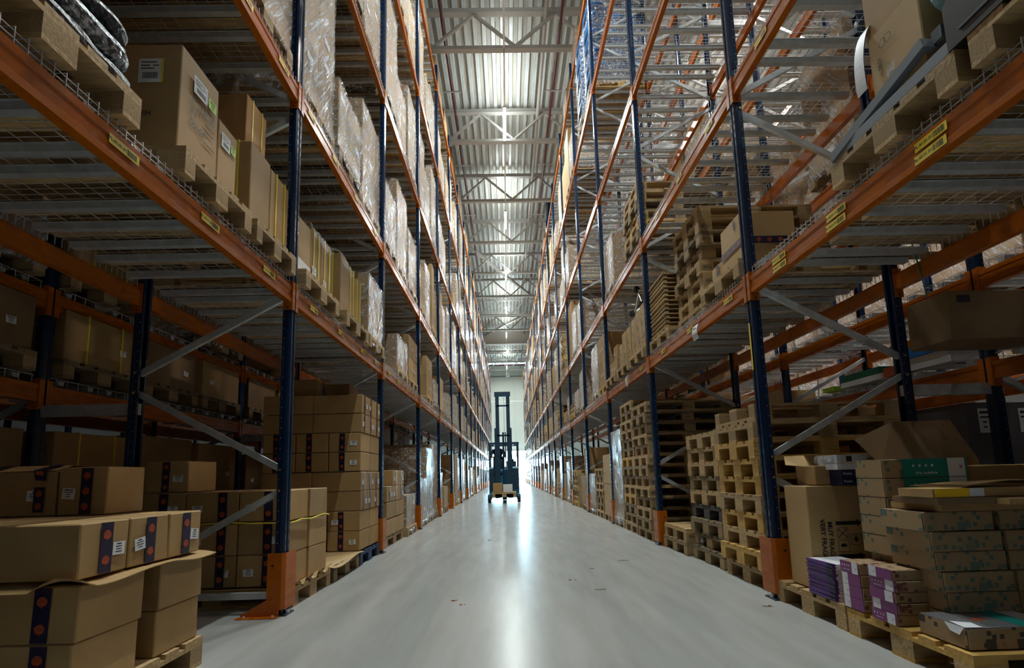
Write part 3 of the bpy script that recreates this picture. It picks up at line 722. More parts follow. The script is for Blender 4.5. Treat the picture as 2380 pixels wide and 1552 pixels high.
for side in ('left', 'right'):
    for i in range(-2, 18):
        for lv in range(-1, 5):
            for s in range(3):
                key = (side, i, lv, s)
                ry = r2.random(); rk = r2.random(); rh = r2.random(); rs = r2.randrange(1000); dx = r2.uniform(-.03, .02)
                if key in MANUAL or key in EMPTY: continue
                y = Y0+i*S+PW+.03+s*.89+r2.uniform(0, .03)
                if ry < (.12 if side == 'left' else .25) + (.35 if lv == 4 else 0) + (.62 if lv < 0 and i >= 9 else 0): continue
                gap = 2.0 if lv < 0 else HG[lv]
                if lv == 4: gap = 1.0
                if side == 'left': kind = 'wrap' if rk < (.8 if lv > 0 else .5) else 'cartons'
                else: kind = 'wrap' if rk < (.6 if lv >= 0 else .6) else ('cartons' if rk < .85 else 'pallets')
                SPEC.append([y+abs(base_z(lv)-.9)*.5, key, y, kind, gap*((.30+.5*rh) if lv < 1 else (.40+.5*rh)), rs, dx])
for s in (0, 1, 2):  # pallets stacked high on the second shelf of the right rack
    for q in SPEC:
        if q[1] == ('right', 1, 1, s): q[3] = 'pallets' if s == 0 else 'wrap'; q[4] = 1.0
for q in SPEC:
    if q[1][0] == 'left' and q[1][1] in (-1, 0, 1) and q[1][2] == 1: q[3] = 'wrap'; q[4] = (1.95, .85, 1.35, 1.05, 1.55, 1.2, .9, 1.7, 1.2)[(q[1][1] % 3)*3+q[1][3]]
    if q[1][0] == 'left' and q[1][1] in (0, 1, 2) and q[1][2] in (2, 3): q[3] = 'wrap'; q[4] = (1.7, 1.25, 1.95, 1.1, 1.6)[(q[1][1]*3+q[1][2]*2+q[1][3]) % 5]
    if q[1][:3] == ('right', 2, 3): q[3] = 'blue'; q[4] = 1.9
    if q[1][:3] == ('right', 2, 0): q[3] = 'wrap' if q[1][3] else 'cartons'; q[4] = 1.15
SPEC.sort(key=lambda q: q[0])
PALN = [0]; PALREST = MB(); LOADREST = MB(); FILMREST = MB()
WOODS = [('pine', 'chip_block')]*5+[('old_pine', 'chip_block')]*2+[('pine', 'pine')]*2+[('yellow_pine', 'yellow_pine')]
def shelf_pallet(key, x, y, z, extra='', zi=0, parts=False, epal=False):
    wd, bl = WOODS[(int(y*37)+zi*3) % len(WOODS)]
    PALN[0] += 1
    if PALN[0] <= 190:
        pallet(x, y, z, 'wooden pallet %s%s' % (extra, slot_text(key[0], key[1], key[2], key[3])), 'shelf pallets', wd, bl, parts=parts, epal=epal)
    else: PALREST.add(cached_mb(wd, bl), T3(x, y, z))
CMB = {}
def cached_mb(w, b2):
    if (w, b2) not in CMB: CMB[(w, b2)] = pal_mb(w, b2)
    return CMB[(w, b2)]
NW = [0]; NC = [0]
for _, key, y, kind, h, rs, dx in SPEC:
    side, i, lv, s = key; z = base_z(lv)+.002; x0 = px_of(side)+dx; near = i <= 2
    st = slot_text(*key)
    if kind == 'pallets':
        n = max(2, int(h/PH))
        for k in range(n): shelf_pallet(key, x0+((k*7+rs) % 3-1)*.012, y, z+k*PH, '%s from the bottom, ' % ORD[k], k, parts=near, epal=near)
        continue
    shelf_pallet(key, x0, y, z, 'under the load in ', 0, parts=near, epal=near and side == 'right')
    z += PH+.002
    h = max(.5, h-PH)
    if kind == 'wrap':
        NW[0] += 1; sd = rs % 5
        if NW[0] <= 230: wrapped(x0+.02, y+.01, z, 1.16, .78, h, 'film-wrapped stack of cartons, %s' % st, 'film-wrapped loads', sd)
        else:
            hh = rnd_h(h); FILMREST.box(x0+.02, x0+1.18, y+.01, y+.79, z, z+hh, ('cardboard', 'cardboard_pale', 'cardboard_dark')[rs % 3])
            FILMREST.box(x0+.005, x0+1.195, y-.005, y+.805, z-.09, z+hh+.01, 'stretch_film', skip='t')
    elif kind == 'blue':
        t = thing('wrapped_load', 'tall bundle of blue wrapped bags, %s' % st, 'wrapped pallet load', T3(x0, y, z), 'blue bagged loads')
        def blue():
            mb = MB(); rr = random.Random(5)
            for k in range(12):
                for q in range(3):
                    cxx, cyy, czz = .2+.4*q+rr.uniform(-.03, .03), .4+rr.uniform(-.02, .02), .08+k*.155
                    N = 10; b0 = len(mb.v)
                    for u in range(7):
                        th = PI*u/6
                        for v in range(N):
                            ph = 2*PI*v/N; cc = lambda a: math.copysign(abs(a)**.6, a)
                            mb.v.append((cxx+.23*cc(math.sin(th))*cc(math.cos(ph)), cyy+.42*cc(math.sin(th))*cc(math.sin(ph)), czz+.095*cc(math.cos(th))))
                    kk = mb.mi('blue_bag')
                    for u in range(6):
                        for v in range(N): mb.f.append((b0+u*N+v, b0+(u+1)*N+v, b0+(u+1)*N+(v+1) % N, b0+u*N+(v+1) % N)); mb.m.append(kk)
            return mb.mesh('bags', True)
        obj('bags', cached('bluebags', blue), t); obj('stretch_film', wrap_film(1.2, .8, 1.875, 2), t)
    else:
        rr = random.Random(rs); nz = rr.choice((1, 2, 2, 3)); ny = rr.choice((1, 2)); hz = max(.26, h/nz); m = rr.choice(('cardboard', 'cardboard', 'cardboard_pale'))
        if hz > .62: nz += 1; hz = h/nz
        face = 'e' if side == 'left' else 'w'
        for k in range(nz):
            for a in range(2):
                for b2 in range(ny):
                    if k == nz-1 and nz > 1 and rr.random() < .25: continue
                    NC[0] += 1; q0, q1 = x0+.01+a*.59, x0+.01+(a+1)*.59; w0, w1 = y+b2*.8/ny, y+(b2+1)*.8/ny-.006
                    if NC[0] <= 70:
                        t = carton(q0, q1, w0, w1, z+k*hz, z+(k+1)*hz, 'brown carton %s layer %s, %s' % (ORD[k], ('back', 'front')[a if side == 'left' else 1-a] + (('', '') if ny == 1 else (' near', ' far'))[b2], st), 'shelf cartons', m, lab=face if near or rr.random() < .5 else '')
                    else: LOADREST.box(q0, q1-.004, w0, w1, z+k*hz, z+(k+1)*hz-.003, m)
# ------------------------------------------------------------------ LEFT, floor level
LG = 'cartons with navy printed tape, left floor'
def PL(y, z, label, **k): return pallet(-2.82, y, z, label, **k)
PL(2.005, 0, 'new pine pallet under the nearest carton pile, bottom left corner', parts=True, epal=True)
for k, z in enumerate((.146, .356)):
    w = ('bottom', 'second')[k]
    carton(-2.10-.012*k, -1.635+.012*k, 2.00, 2.345, z, z+.209, 'large brown carton with navy tape facing us, %s layer of nearest left pile' % w, LG, tape='c', lab='c', tw=.062, tx=.11)
    carton(-2.10, -1.64+.01*k, 2.46, 2.79, z, z+.209, 'plain brown carton beyond the gap, %s layer of nearest left pile' % w, LG)
    carton(-2.60, -2.12, 2.02, 2.40, z, z+.209, 'brown carton inside the rack, %s layer of nearest left pile' % w, LG, tape='c')
    carton(-2.60, -2.12, 2.42, 2.79, z, z+.209, 'rear inner brown carton, %s layer of nearest left pile' % w, LG)
sheet('cardboard_sheet', 'buckled cardboard sheet between layers of the nearest left carton pile', -2.66, -1.585, 1.955, 2.83, .574,
      lambda u, v: .004 - .022*max(0, (u-.93)/.07)*(.5+.5*math.sin(v*9)) - .03*max(0, (.10-v)/.10)*(1 if u < .82 else .0) + .025*max(0, (.08-v)/.08)*(1 if u > .9 else 0) + .012*max(0, v-.85)*u, n=22, seed=3, m='cardboard')
for k, (a, b2) in enumerate(((1.985, 2.235), (2.242, 2.49), (2.495, 2.745))):
    w = ('nearest', 'middle', 'farthest')[k]
    carton(-2.13, -1.625, a, b2, .585, .795, 'brown carton with printed navy tape on its end, %s on top of nearest left pile' % w, LG, tape='e', lab='e', tw=.062)
    carton(-2.66, -2.15, a, b2, .585, .795, 'brown carton behind the taped ones, %s of the top layer of nearest left pile' % w, LG)
def flapped(x0, x1, y0, y1, z0, z1, label, tabs):
    t = carton(x0, x1, y0, y1, z0, z1, label, LG, tape='', lab='c')
    sx = x1-x0; sy = y1-y0; h = z1-z0
    mb = MB(); 
    for s in (-1, 1): mb.quad([(-sx/2, s*sy/2, h), (sx/2, s*sy/2, h), (sx*.45, s*sy*.08, h+.028), (-sx*.45, s*sy*.10, h+.03)], 'cardboard')
    obj('flap', mb, t)
    for q in tabs:
        tp = MB(); wv = .03
        pts = [(q-wv, -sy*.1, h+.034), (q+wv, -sy*.1, h+.034), (q+wv, -sy/2-.006, h+.004), (q-wv, -sy/2-.006, h+.004)]
        tp.quad(pts, 'navy_tape'); tp.quad([(q-wv, -sy/2-.006, h+.004), (q+wv, -sy/2-.006, h+.004), (q+wv*1.4, -sy/2-.012, h-.05), (q-wv*.4, -sy/2-.012, h-.045)], 'navy_tape')
        tp.quad([(q-wv*.7, -sy/2-.009, h-.002), (q+wv*.7, -sy/2-.009, h-.002), (q+wv*.8, -sy/2-.013, h-.022), (q-wv*.3, -sy/2-.013, h-.02)], 'orange_print')
        obj('loose_tape', tp, t); obj('printed_tape', tape_mesh(.05, .12), t, face_T('c', (q+.005, -sy/2, h*.36), .006))
flapped(-2.62, -2.20, 2.52, 2.80, .797, 1.015, 'open-topped brown carton with curling navy tape, left one on nearest pile', (-.12, .13))
carton(-2.19, -1.955, 2.52, 2.78, .797, 1.03, 'small brown carton with label and navy tape, right one on top of nearest pile', LG, tape='c', lab='c', tx=.02)
# pile behind the nearest left post
PL(3.93, 0, 'pine pallet under the strapped carton pile behind the nearest left guard', parts=True)
zz = (.166, .396, .638)
for k, z in enumerate(zz):
    w = ('bottom', 'middle', 'upper')[k]
    for c_, (a, b2) in enumerate(((-2.02, -1.64), (-2.42, -2.025), (-2.80, -2.425))):
        carton(a, b2, 3.88, 4.235, z, z+.228, 'brown carton, %s layer, %s column of the strapped pile behind nearest left guard' % (w, ('aisle', 'centre', 'inner')[c_]), LG, tape='c', lab='c', tx=.03 if c_ != 1 else .08, tw=.066)
    for c_, (a, b2) in enumerate(((-2.2, -1.63), (-2.79, -2.21))):
        carton(a, b2, 4.24, 4.64, z, z+.228, 'plain brown carton, %s layer, far %s of strapped pile behind nearest left guard' % (w, ('aisle side', 'inner side')[c_]), LG)
carton(-2.76, -2.42, 3.9, 4.27, .869, 1.105, 'single brown carton standing on top of the strapped pile', LG, tape='c', lab='c', tx=.0)
mb = MB(); loop = []
for a, b2, c_, d in ((-2.81, 3.872, -1.628, 3.868), (-1.626, 3.868, -1.618, 4.655), (-1.62, 4.66, -2.80, 4.66), (-2.81, 4.66, -2.81, 3.872)):
    for q in range(8):
        u = q/8; loop.append((a+(c_-a)*u, b2+(d-b2)*u, .630+.006*math.sin(q*1.7+a*9)+(.012 if abs(u-.9) < .1 and a > -1.7 else 0)))
mb.tube(loop, .006, 'strap_yellow', 6, closed=True)
simple('strap', 'yellow cord wrapped round the carton pile behind nearest left guard', 'strap', mb)
sheet('cardboard_sheet', 'torn pale cardboard slip curling up under the strapped pile', -2.82, -1.60, 3.87, 4.72, .152, lambda u, v: (.035*max(0, (u-.95)/.05))*(1 if (v*7) % 2 < 1.1 else -.2), seed=8, n=20)
PL(4.82, 0, 'worn pallet covered by a flat cardboard sheet, left floor', wood='old_pine', parts=True)
sheet('cardboard_sheet', 'flat cardboard sheet lying on the worn left pallet', -2.85, -1.585, 4.72, 5.70, .150, lambda u, v: .004-.03*max(0, (u-.95)/.05)*(.4+.6*math.sin(v*6)), seed=12, n=16, m='cardboard_pale')
PL(5.66, 0, 'dark blue painted pallet under the tall left carton stack', wood='blue_pallet', block='blue_pallet', parts=True)
TG = 'cartons of the tall left stack'
lay = [(.160, 'w'), (.373, 'w'), (.588, 'n'), (.802, 'n'), (1.020, 'w'), (1.236, 'w'), (1.452, 'n'), (1.668, 'n')]
for k, (z, ty) in enumerate(lay):
    o_ = ORD[k]
    if ty == 'w':
        for b_, (ya, yb) in enumerate(((5.655, 6.04), (6.045, 6.45))):
            for c_, (a, b2) in enumerate(((-1.985, -1.625), (-2.35, -1.99), (-2.715, -2.355), (-3.0, -2.72))[:3]):
                if b_ == 1 and c_ == 1: continue
                carton(a, b2, ya, yb, z, z+.211, 'brown carton, %s layer up, %s row, %s of tall left stack' % (o_, ('near', 'far')[b_], ('aisle side', 'centre', 'inner side')[c_]), TG, tape='c' if b_ == 0 else '', lab='c' if b_ == 0 and c_ == 0 else '', tx=-.03, tw=.06)
    else:
        for b_, (ya, yb) in enumerate(((5.655, 5.915), (5.92, 6.185), (6.19, 6.46))):
            for c_, (a, b2) in enumerate(((-2.165, -1.62), (-2.72, -2.17))):
                if b_ == 1 and c_ == 1: continue
                carton(a, b2, ya, yb, z, z+.211, 'taped brown carton, %s layer up, %s column, %s of tall left stack' % (o_, ('near', 'middle', 'far')[b_], ('aisle side', 'inner side')[c_]), TG, tape='e' if c_ == 0 else '', lab='e' if c_ == 0 else '', tx=-.02, tw=.045)
carton(-2.56, -2.18, 5.8, 6.2, 1.882, 2.09, 'loose carton lying on top of the tall left stack, inner one', TG, tape='e')
carton(-2.14, -1.86, 5.95, 6.3, 1.882, 2.06, 'loose carton lying on top of the tall left stack, aisle one', TG, m='cardboard_dark')
# second bay, left floor
pallet(-2.85, 6.92, 0, 'pallet with stamped blocks under low carton stack beyond the tall left stack', Wd=1.15, parts=True, epal=True)
LG2 = 'cartons of the low stack in the second left bay'
for k, z in enumerate((.150, .380, .605, .825)):
    cols = ((6.94, 7.50), (7.51, 8.08)) if k < 2 else ((6.94, 7.30), (7.31, 7.68), (7.69, 8.06))
    for b_, (ya, yb) in enumerate(cols):
        if k == 3 and b_ == 0: continue
        carton(-2.2-.0*k, -1.64, ya, yb, z, z+.218, 'brown carton, %s layer, %s column of the low stack beyond the tall left stack' % (ORD[k], ORD[b_]), LG2, tape='e' if k > 1 else '', lab='e' if k > 1 else '', tw=.045)
        carton(-2.8, -2.22, ya, yb, z, z+.218, 'inner brown carton, %s layer, %s column of the low stack beyond the tall left stack' % (ORD[k], ORD[b_]), LG2)
for b_, (ya, yb, n) in enumerate(((6.95, 7.6, 2), (7.62, 8.1, 1))):
    for k in range(n): carton(-2.8, -2.25, ya, yb, 1.05+.24*k, 1.285+.24*k, 'dark inner carton, %s, tier %s, high on the low left stack' % (('near', 'far')[b_], ORD[k]), LG2, m='cardboard_dark')
pallet(-2.80, 8.2, 0, 'small film-covered pallet in the second left bay', wood='pine', parts=True)
wrapped(-2.78, 8.22, .146, 1.15, .76, .5, 'low silver film-wrapped load beside the second left guard', 'film-wrapped loads', 3)
# ------------------------------------------------------------------ LEFT, lowest shelf
ZD = ZL[0]+DECK+.002; ZP = ZD+PH+.001; SG = 'cartons on the lowest left shelf'
def PL1(y, label, Wd=.8, **k): return pallet(-2.775, y, ZD, label, Wd=Wd, group='shelf pallets', parts=True, **k)
PL1(1.26, 'pine pallet carrying black wrapped bundles, top left corner of the picture')
t = thing('wrapped_bundle', 'black film-wrapped rolled bundle with silvery sheen on top left pallet', 'wrapped bundle', T3(-1.66, 0, ZP))
def bundle(x0, x1, y0, y1, z0, z1, r, m):
    mb = MB(); n = 20; N = 28; b0 = 0; rows = []
    for i in range(n+1):
        y = y0+(y1-y0)*i/n; e = min(1, (min(i, n-i)/n*8))**.5*.12+.88 if min(i, n-i) else .62; row = []
        for j in range(N):
            a = 2*PI*j/N; cc = lambda v: math.copysign(abs(v)**.55, v)
            xx = (x0+x1)/2+(x1-x0)/2*e*cc(math.cos(a)); z_ = (z0+z1)/2+(z1-z0)/2*e*cc(math.sin(a))
            q = noise.noise(Vector((xx*16, y*9, z_*16)))*.012; row.append((xx+q, y, z_+q))
        rows.append(row)
    for i in range(n):
        for j in range(N): mb.quad([rows[i][j], rows[i][(j+1) % N], rows[i+1][(j+1) % N], rows[i+1][j]], m)
    mb.quad(rows[0][::-1], m); mb.quad(rows[-1], m)
    return mb
for k, (zz0, zz1, xo) in enumerate(((.0, .10, 0), (.09, .235, .005), (.225, .30, .01))):
    bm2 = bundle(-.95, .05-xo, 1.27, 2.10-k*.01, zz0, zz1, .05, 'silver_film' if k == 1 else 'black_wrap').mesh('roll', True); obj('roll', bm2, t)
carton(-2.6, -2.02, 2.0, 2.3, ZP-.0, ZP+.85, 'very tall brown carton behind the black bundles', SG, m='cardboard_dark')
carton(-2.75, -2.3, 2.32, 2.68, ZP, ZP+.98, 'tall carton with handwriting at the back of the lowest left shelf', SG, m='cardboard')
PL1(2.37, 'pine pallet under the big labelled carton, lowest left shelf', Wd=.66, epal=False)
t = carton(-2.02, -1.645, 2.40, 2.745, ZP, ZP+.60, 'big brown carton with white and lime labels and COLOR print, lowest left shelf', SG, lab='')
obj('shipping_label', barcode_label(.115, .135, 5), t, face_T('c', (.03, -.173, .44), .0058)); obj('label_edge', card(.012, .135, 'strap_yellow'), t, face_T('c', (.094, -.173, .44), .0062))
printed(t, 'c', (-.06, -.172, .20), 'BANGLADESH', .035)
obj('shipping_label', barcode_label(.12, .10, 6), t, face_T('e', (.187, -.01, .46), .0058, .03)); obj('lime_label', label_mesh(.07, .06, 'lime_label', 2), t, face_T('e', (.187, .10, .45), .0058))
for s_, zz_, sz_ in (('D-', .36, .04), ('8 a', .29, .042), ('COLOR', .225, .042)): printed(t, 'e', (.187, -.06 if sz_ != .042 or s_ != 'COLOR' else -.02, zz_), s_, sz_)
for q in range(3):
    fr = MB(); a = .022
    for x0_, x1_, y0_, y1_ in ((-a, a, -a, -a+.002), (-a, a, a-.002, a), (-a, -a+.002, -a, a), (a-.002, a, -a, a)): fr.box(x0_, x1_, y0_, y1_, 0, .0004, 'print_black')
    fr.box(-.003, .003, -.014, .006, 0, .0004, 'print_black'); fr.quad([(-.01, .004, .0004), (.01, .004, .0004), (0, .017, .0004)], 'print_black')
    obj('handling_mark', fr, t, face_T('e', (.187, .0+q*.05, .355), .0058))
for zz_, w_ in ((.30, .08), (.265, .07), (.19, .09)): obj('print_line', card(w_, .006, 'cardboard_dark'), t, face_T('e', (.187, .09, zz_), .0058))
t = carton(-2.0, -1.645, 2.752, 2.955, ZP, ZP+.44, 'narrow brown carton with white and lime labels beside the big one', SG)
obj('shipping_label', barcode_label(.09, .09, 7), t, face_T('e', (.176, -.03, .33), .0058)); obj('lime_label', label_mesh(.05, .05, 'lime_label', 2), t, face_T('e', (.176, .05, .33), .0058))
t = carton(-2.5, -2.06, 2.95, 3.35, ZP, ZP+.78, 'carton with maker mark and yellow straps behind the narrow labelled one', SG, straps='x')
obj('maker_mark', card(.10, .05, 'print_black'), t, face_T('c', (.08, -.20, .66), .0058))
carton(-2.45, -2.02, 3.38, 3.68, ZP, ZP+.60, 'rounded brown carton behind the strapped ones, lowest left shelf', SG)
t = carton(-2.25, -1.80, 3.33, 3.62, ZP+.57, ZP+1.08, 'rounded brown carton strapped in yellow on top of the post-side cartons', SG, straps='x'); obj('maker_mark', MB().box(-.06, .06, -.045, .045, 0, .0005, 'print_black').mesh('maker_mark'), t, face_T('c', (-.04, -.145, .40), .0058))
PL1(3.10, 'stamped pine pallet ending at the nearest left post, lowest left shelf', Wd=.60, epal=True)
carton(-2.0, -1.645, 3.125, 3.40, ZP, ZP+.565, 'brown carton with yellow strap and tape, near end of stamped pallet', SG, straps='y', m='cardboard')
carton(-2.0, -1.645, 3.405, 3.70, ZP, ZP+.545, 'brown carton with yellow straps beside the nearest left post', SG, straps='xy')
PL1(3.90, 'pallet just beyond the nearest left post, lowest left shelf')
t = carton(-1.98, -1.65, 3.91, 4.16, ZP, ZP+.46, 'brown carton with wrapped corner label just beyond nearest left post', SG, straps='y')
obj('corner_label', MB().box(-.167, .167, -.127, .125, 0, .10, 'white_label'), t, T3(0, 0, .006))
obj('shipping_label', barcode_label(.16, .09, 9), t, face_T('c', (.06, -.127, .055), .0025))
t = carton(-1.98, -1.655, 4.17, 4.42, ZP, ZP+.50, 'brown carton half covered by crumpled film, lowest left shelf', SG, straps='x'); obj('shipping_label', barcode_label(.09, .12, 11), t, face_T('e', (.161, -.04, .10), .0058))
t = carton(-1.98, -1.655, 4.43, 4.69, ZP, ZP+.52, 'brown carton with barcode label under crumpled film, lowest left shelf', SG, straps='x'); obj('shipping_label', barcode_label(.08, .10, 12), t, face_T('e', (.161, -.05, .08), .0058))
for a, yv in ((0, 4.0), (1, 4.36)):
    t = carton(-2.6, -2.05, yv, yv+.34, ZP, ZP+.76+.03*a, 'tall brown carton with maker mark at back, %s of two, lowest left shelf' % ('nearer', 'farther')[a], SG, straps='x')
    obj('maker_mark', card(.12, .045, 'print_black'), t, face_T('c', (.10, -.168, .66), .0058))
mb = MB(); n = 12; G = [[(-2.08+.46*i/n, 4.16+.5*k/n, ZP+.535+.03*noise.noise(Vector((i*.8, k*.8, 3)))-(.22*((i/n-.9)/.1)**2 if i/n > .9 else 0)*(.6+.6*noise.noise(Vector((k*.5, 2, 1))))) for k in range(n+1)] for i in range(n+1)]
for i in range(n):
    for k in range(n): mb.quad([G[i][k], G[i+1][k], G[i+1][k+1], G[i][k+1]], 'clear_plastic')
simple('plastic_film', 'crumpled clear film draped over cartons beyond nearest left post', 'film', mb)
PL1(4.93, 'stamped pallet in the middle of the second bay, lowest left shelf', epal=True)
t = carton(-1.99, -1.655, 4.96, 5.22, ZP, ZP+.62, 'tall carton with plastic cap and large barcode label, lowest left shelf', SG, straps='y'); obj('shipping_label', barcode_label(.20, .10, 15), t, face_T('c', (.03, -.13, .075), .0058))
carton(-1.99, -1.66, 5.225, 5.46, ZP, ZP+.60, 'slim brown carton behind the capped one, lowest left shelf', SG, straps='x')
carton(-1.99, -1.66, 5.465, 5.72, ZP, ZP+.56, 'slim brown carton beside the wrapped load, lowest left shelf', SG, straps='x')
t = carton(-2.6, -2.06, 5.0, 5.42, ZP, ZP+.98, 'tallest brown carton with rounded strap at back, lowest left shelf', SG, straps='xy'); obj('maker_mark', card(.14, .05, 'print_black'), t, face_T('c', (.10, -.21, .86), .0058))
mb = MB(); n = 12; G = [[(-2.03+.42*i/n, 4.93+.34*k/n, ZP+.64+.11*math.sin(PI*min(1, i/n*1.1))*math.sin(PI*k/n)+.012*noise.noise(Vector((i, k, 8)))-.18*max(0, (i/n-.85)/.15)) for k in range(n+1)] for i in range(n+1)]
for i in range(n):
    for k in range(n): mb.quad([G[i][k], G[i+1][k], G[i+1][k+1], G[i][k+1]], 'clear_plastic')
simple('plastic_bag', 'puffed clear plastic bag capping the tall labelled carton', 'bag', mb)
PL1(5.80, 'pallet under the wrapped load ending at second left post', Wd=.68)
wrapped(-2.76, 5.81, ZP, 1.15, .66, .75, 'film-wrapped load ending at the second left post, lowest shelf', 'film-wrapped loads', 1)

# ------------------------------------------------------------------ RIGHT, floor level
def PR(y, z, label, x=1.91, **k): return pallet(x, y, z, label, **k)
PR(2.975, 0, 'new pale pallet with magazines and tall carton, right of nearest right guard', x=1.905, Wd=.745, wood='pine', block='pine', parts=True)
PR(2.17, 0, 'older brown pallet carrying purple boxes, bottom right corner', x=1.90, Wd=.78, wood='yellow_pine', block='pine', parts=True)
t = carton(1.955, 2.42, 3.33, 3.60, .150, .81, 'tall brown carton printed VERY FRAGILE, right floor', m='cardboard_pale', j=.002)
for s_, xx in (('MUY FRAGIL', -.10), ('VERY FRAGILE', -.148)): printed(t, 'c', (xx, -.133, .30), s_, .045, -PI/2)
fr = MB()
for cx_, cy_ in ((0, .10), (0, .02), (.085, .06)):
    a = .035
    for x0_, x1_, y0_, y1_ in ((-a, a, -a, -a+.002), (-a, a, a-.002, a), (-a, -a+.002, -a, a), (a-.002, a, -a, a)): fr.box(cx_+x0_, cx_+x1_, cy_+y0_, cy_+y1_, 0, .0004, 'print_black')
    if cx_ == 0 and cy_ == .10: fr.quad([(-.03, .075, .0004), (-.026, .072, .0004), (.03, .128, .0004), (.026, .13, .0004)], 'print_black'); fr.quad([(-.03, .125, .0004), (-.026, .128, .0004), (.03, .075, .0004), (.026, .072, .0004)], 'print_black')
    elif cx_ == 0: fr.quad([(.022*math.cos(q*PI/8), .015+.022*math.sin(q*PI/8), .0004) for q in range(9)], 'print_black'); fr.box(-.001, .001, 0, .018, 0, .0004, 'print_black')
    else: fr.quad([(cx_+.014*math.cos(q*PI/6), cy_+.014*math.sin(q*PI/6), .0004) for q in range(12)], 'print_black'); fr.box(cx_-.001, cx_+.001, cy_+.012, cy_+.03, 0, .0004, 'print_black')
for yy in (-.045, .165):
    fr.box(-.04, .10, yy-.012, yy+.012, 0, .0004, 'print_black'); fr.quad([(.10, yy-.024, .0004), (.135, yy, .0004), (.10, yy+.024, .0004)], 'print_black')
obj('handling_mark', fr, t, face_T('c', (-.02, -.133, .25), .0058))
carton(2.43, 2.75, 3.1, 3.55, .150, .62, 'brown carton with raised flap behind the fragile carton', m='cardboard')
mb = MB().quad([(2.33, 3.02, .62), (2.52, 3.05, .60), (2.55, 3.2, .75), (2.42, 3.2, .79)], 'cardboard_pale'); mb.quad([(2.42, 3.2, .787), (2.55, 3.2, .747), (2.52, 3.05, .597), (2.33, 3.02, .617)], 'cardboard_pale')
simple('cardboard_flap', 'loose cardboard flap leaning beside the fragile carton', 'flap', mb)
# things on the fragile carton
FT = .812
t = carton(2.03, 2.20, 3.34, 3.56, FT, FT+.13, 'small open carton on top of the fragile carton', m='cardboard')
mb = MB(); mb.quad([(1.93, 3.50, FT+.14), (2.05, 3.42, FT+.12), (2.10, 3.56, FT+.20), (1.97, 3.58, FT+.20)], 'cardboard_pale'); mb.quad([(1.97, 3.58, FT+.196), (2.10, 3.56, FT+.196), (2.05, 3.42, FT+.116), (1.93, 3.50, FT+.136)], 'cardboard_pale')
mb.quad([(2.05, 3.55, FT+.13), (2.45, 3.55, FT+.12), (2.44, 3.6, FT+.20), (2.06, 3.6, FT+.205)], 'cardboard'); simple('torn_flap', 'torn carton flaps sticking up above the puzzle boxes', 'flap', mb)
for k, (zz0, h_, m_, lb) in enumerate(((0, .048, 'navy_print', 'navy puzzle box with gold picture and white end, lowest on the fragile carton'), (.049, .048, 'navy_print', 'navy puzzle box with gold picture, second from bottom'), (.099, .038, 'white_paper', 'thin white box with blue marks on the puzzle boxes'), (.139, .056, 'pale_grey', 'white printed box lying topmost of the puzzle boxes'))):
    x0 = 2.13-.02*(k > 1); t = thing('puzzle_box', lb, 'box', None, 'puzzle boxes on the fragile carton', MB().box(x0, x0+.32, 3.22, 3.42, FT+zz0, FT+zz0+h_-.002, m_))
    if k < 2:
        obj('end_panel', card(.10, h_-.004, 'pale_grey'), t, face_T('c', (x0+.25, 3.22, FT+zz0+h_/2), .001)); bl = MB(); bl.quad([(-.04, -.012, 0), (-.02, -.018, 0), (-.01, -.006, 0), (.02, -.01, 0), (.04, -.004, 0), (.045, .012, 0), (.02, .018, 0), (.0, .008, 0), (-.03, .014, 0)], 'puzzle_gold')
        obj('picture', bl, t, face_T('c', (x0+.13, 3.22, FT+zz0+h_/2), .0012)); obj('lettering', text_mesh('Puzzle', .022, 'pale_grey'), t, face_T('c', (x0+.04, 3.22, FT+zz0+h_/2), .0012))
    if k == 3: obj('print', text_mesh('puzzle', .02, 'print_black'), t, face_T('c', (x0+.22, 3.22, FT+zz0+h_/2), .0012)); obj('code_panel', card(.035, .035, 'print_black'), t, face_T('c', (x0+.08, 3.22, FT+zz0+h_/2), .0012))
mb = bundle(2.03, 2.13, 3.24, 3.34, FT+.135, FT+.19, .02, 'clear_plastic').mesh('film', True); thing('plastic_film', 'crumpled clear film beside the white puzzle boxes', 'film', None, None, mb)
# magazines
rr = random.Random(4); z = .147
for k in range(26):
    h_ = .0078; dx = rr.uniform(-.006, .006); mb = MB().box(0, .225, 0, .26, 0, h_*.9, 'white_paper'); 
    t = thing('magazine', 'violet-spined magazine, %s from bottom of the stack on the pale pallet' % (ORD[k] if k < 20 else 'twenty-' + ORD[k-20]), 'magazine', T3(1.905+dx, 3.05+rr.uniform(-.004, .004), z, rr.uniform(-.02, .02)), 'stacked magazines', mb)
    cv = MB().box(-.0012, .02, -.0004, .2605, -.0002, h_*.95, 'violet_cover'); cv.box(-.0014, .012, .0, .05, .0, h_*.95, 'navy_print'); obj('spine', cv, t)
    z += h_+.0003
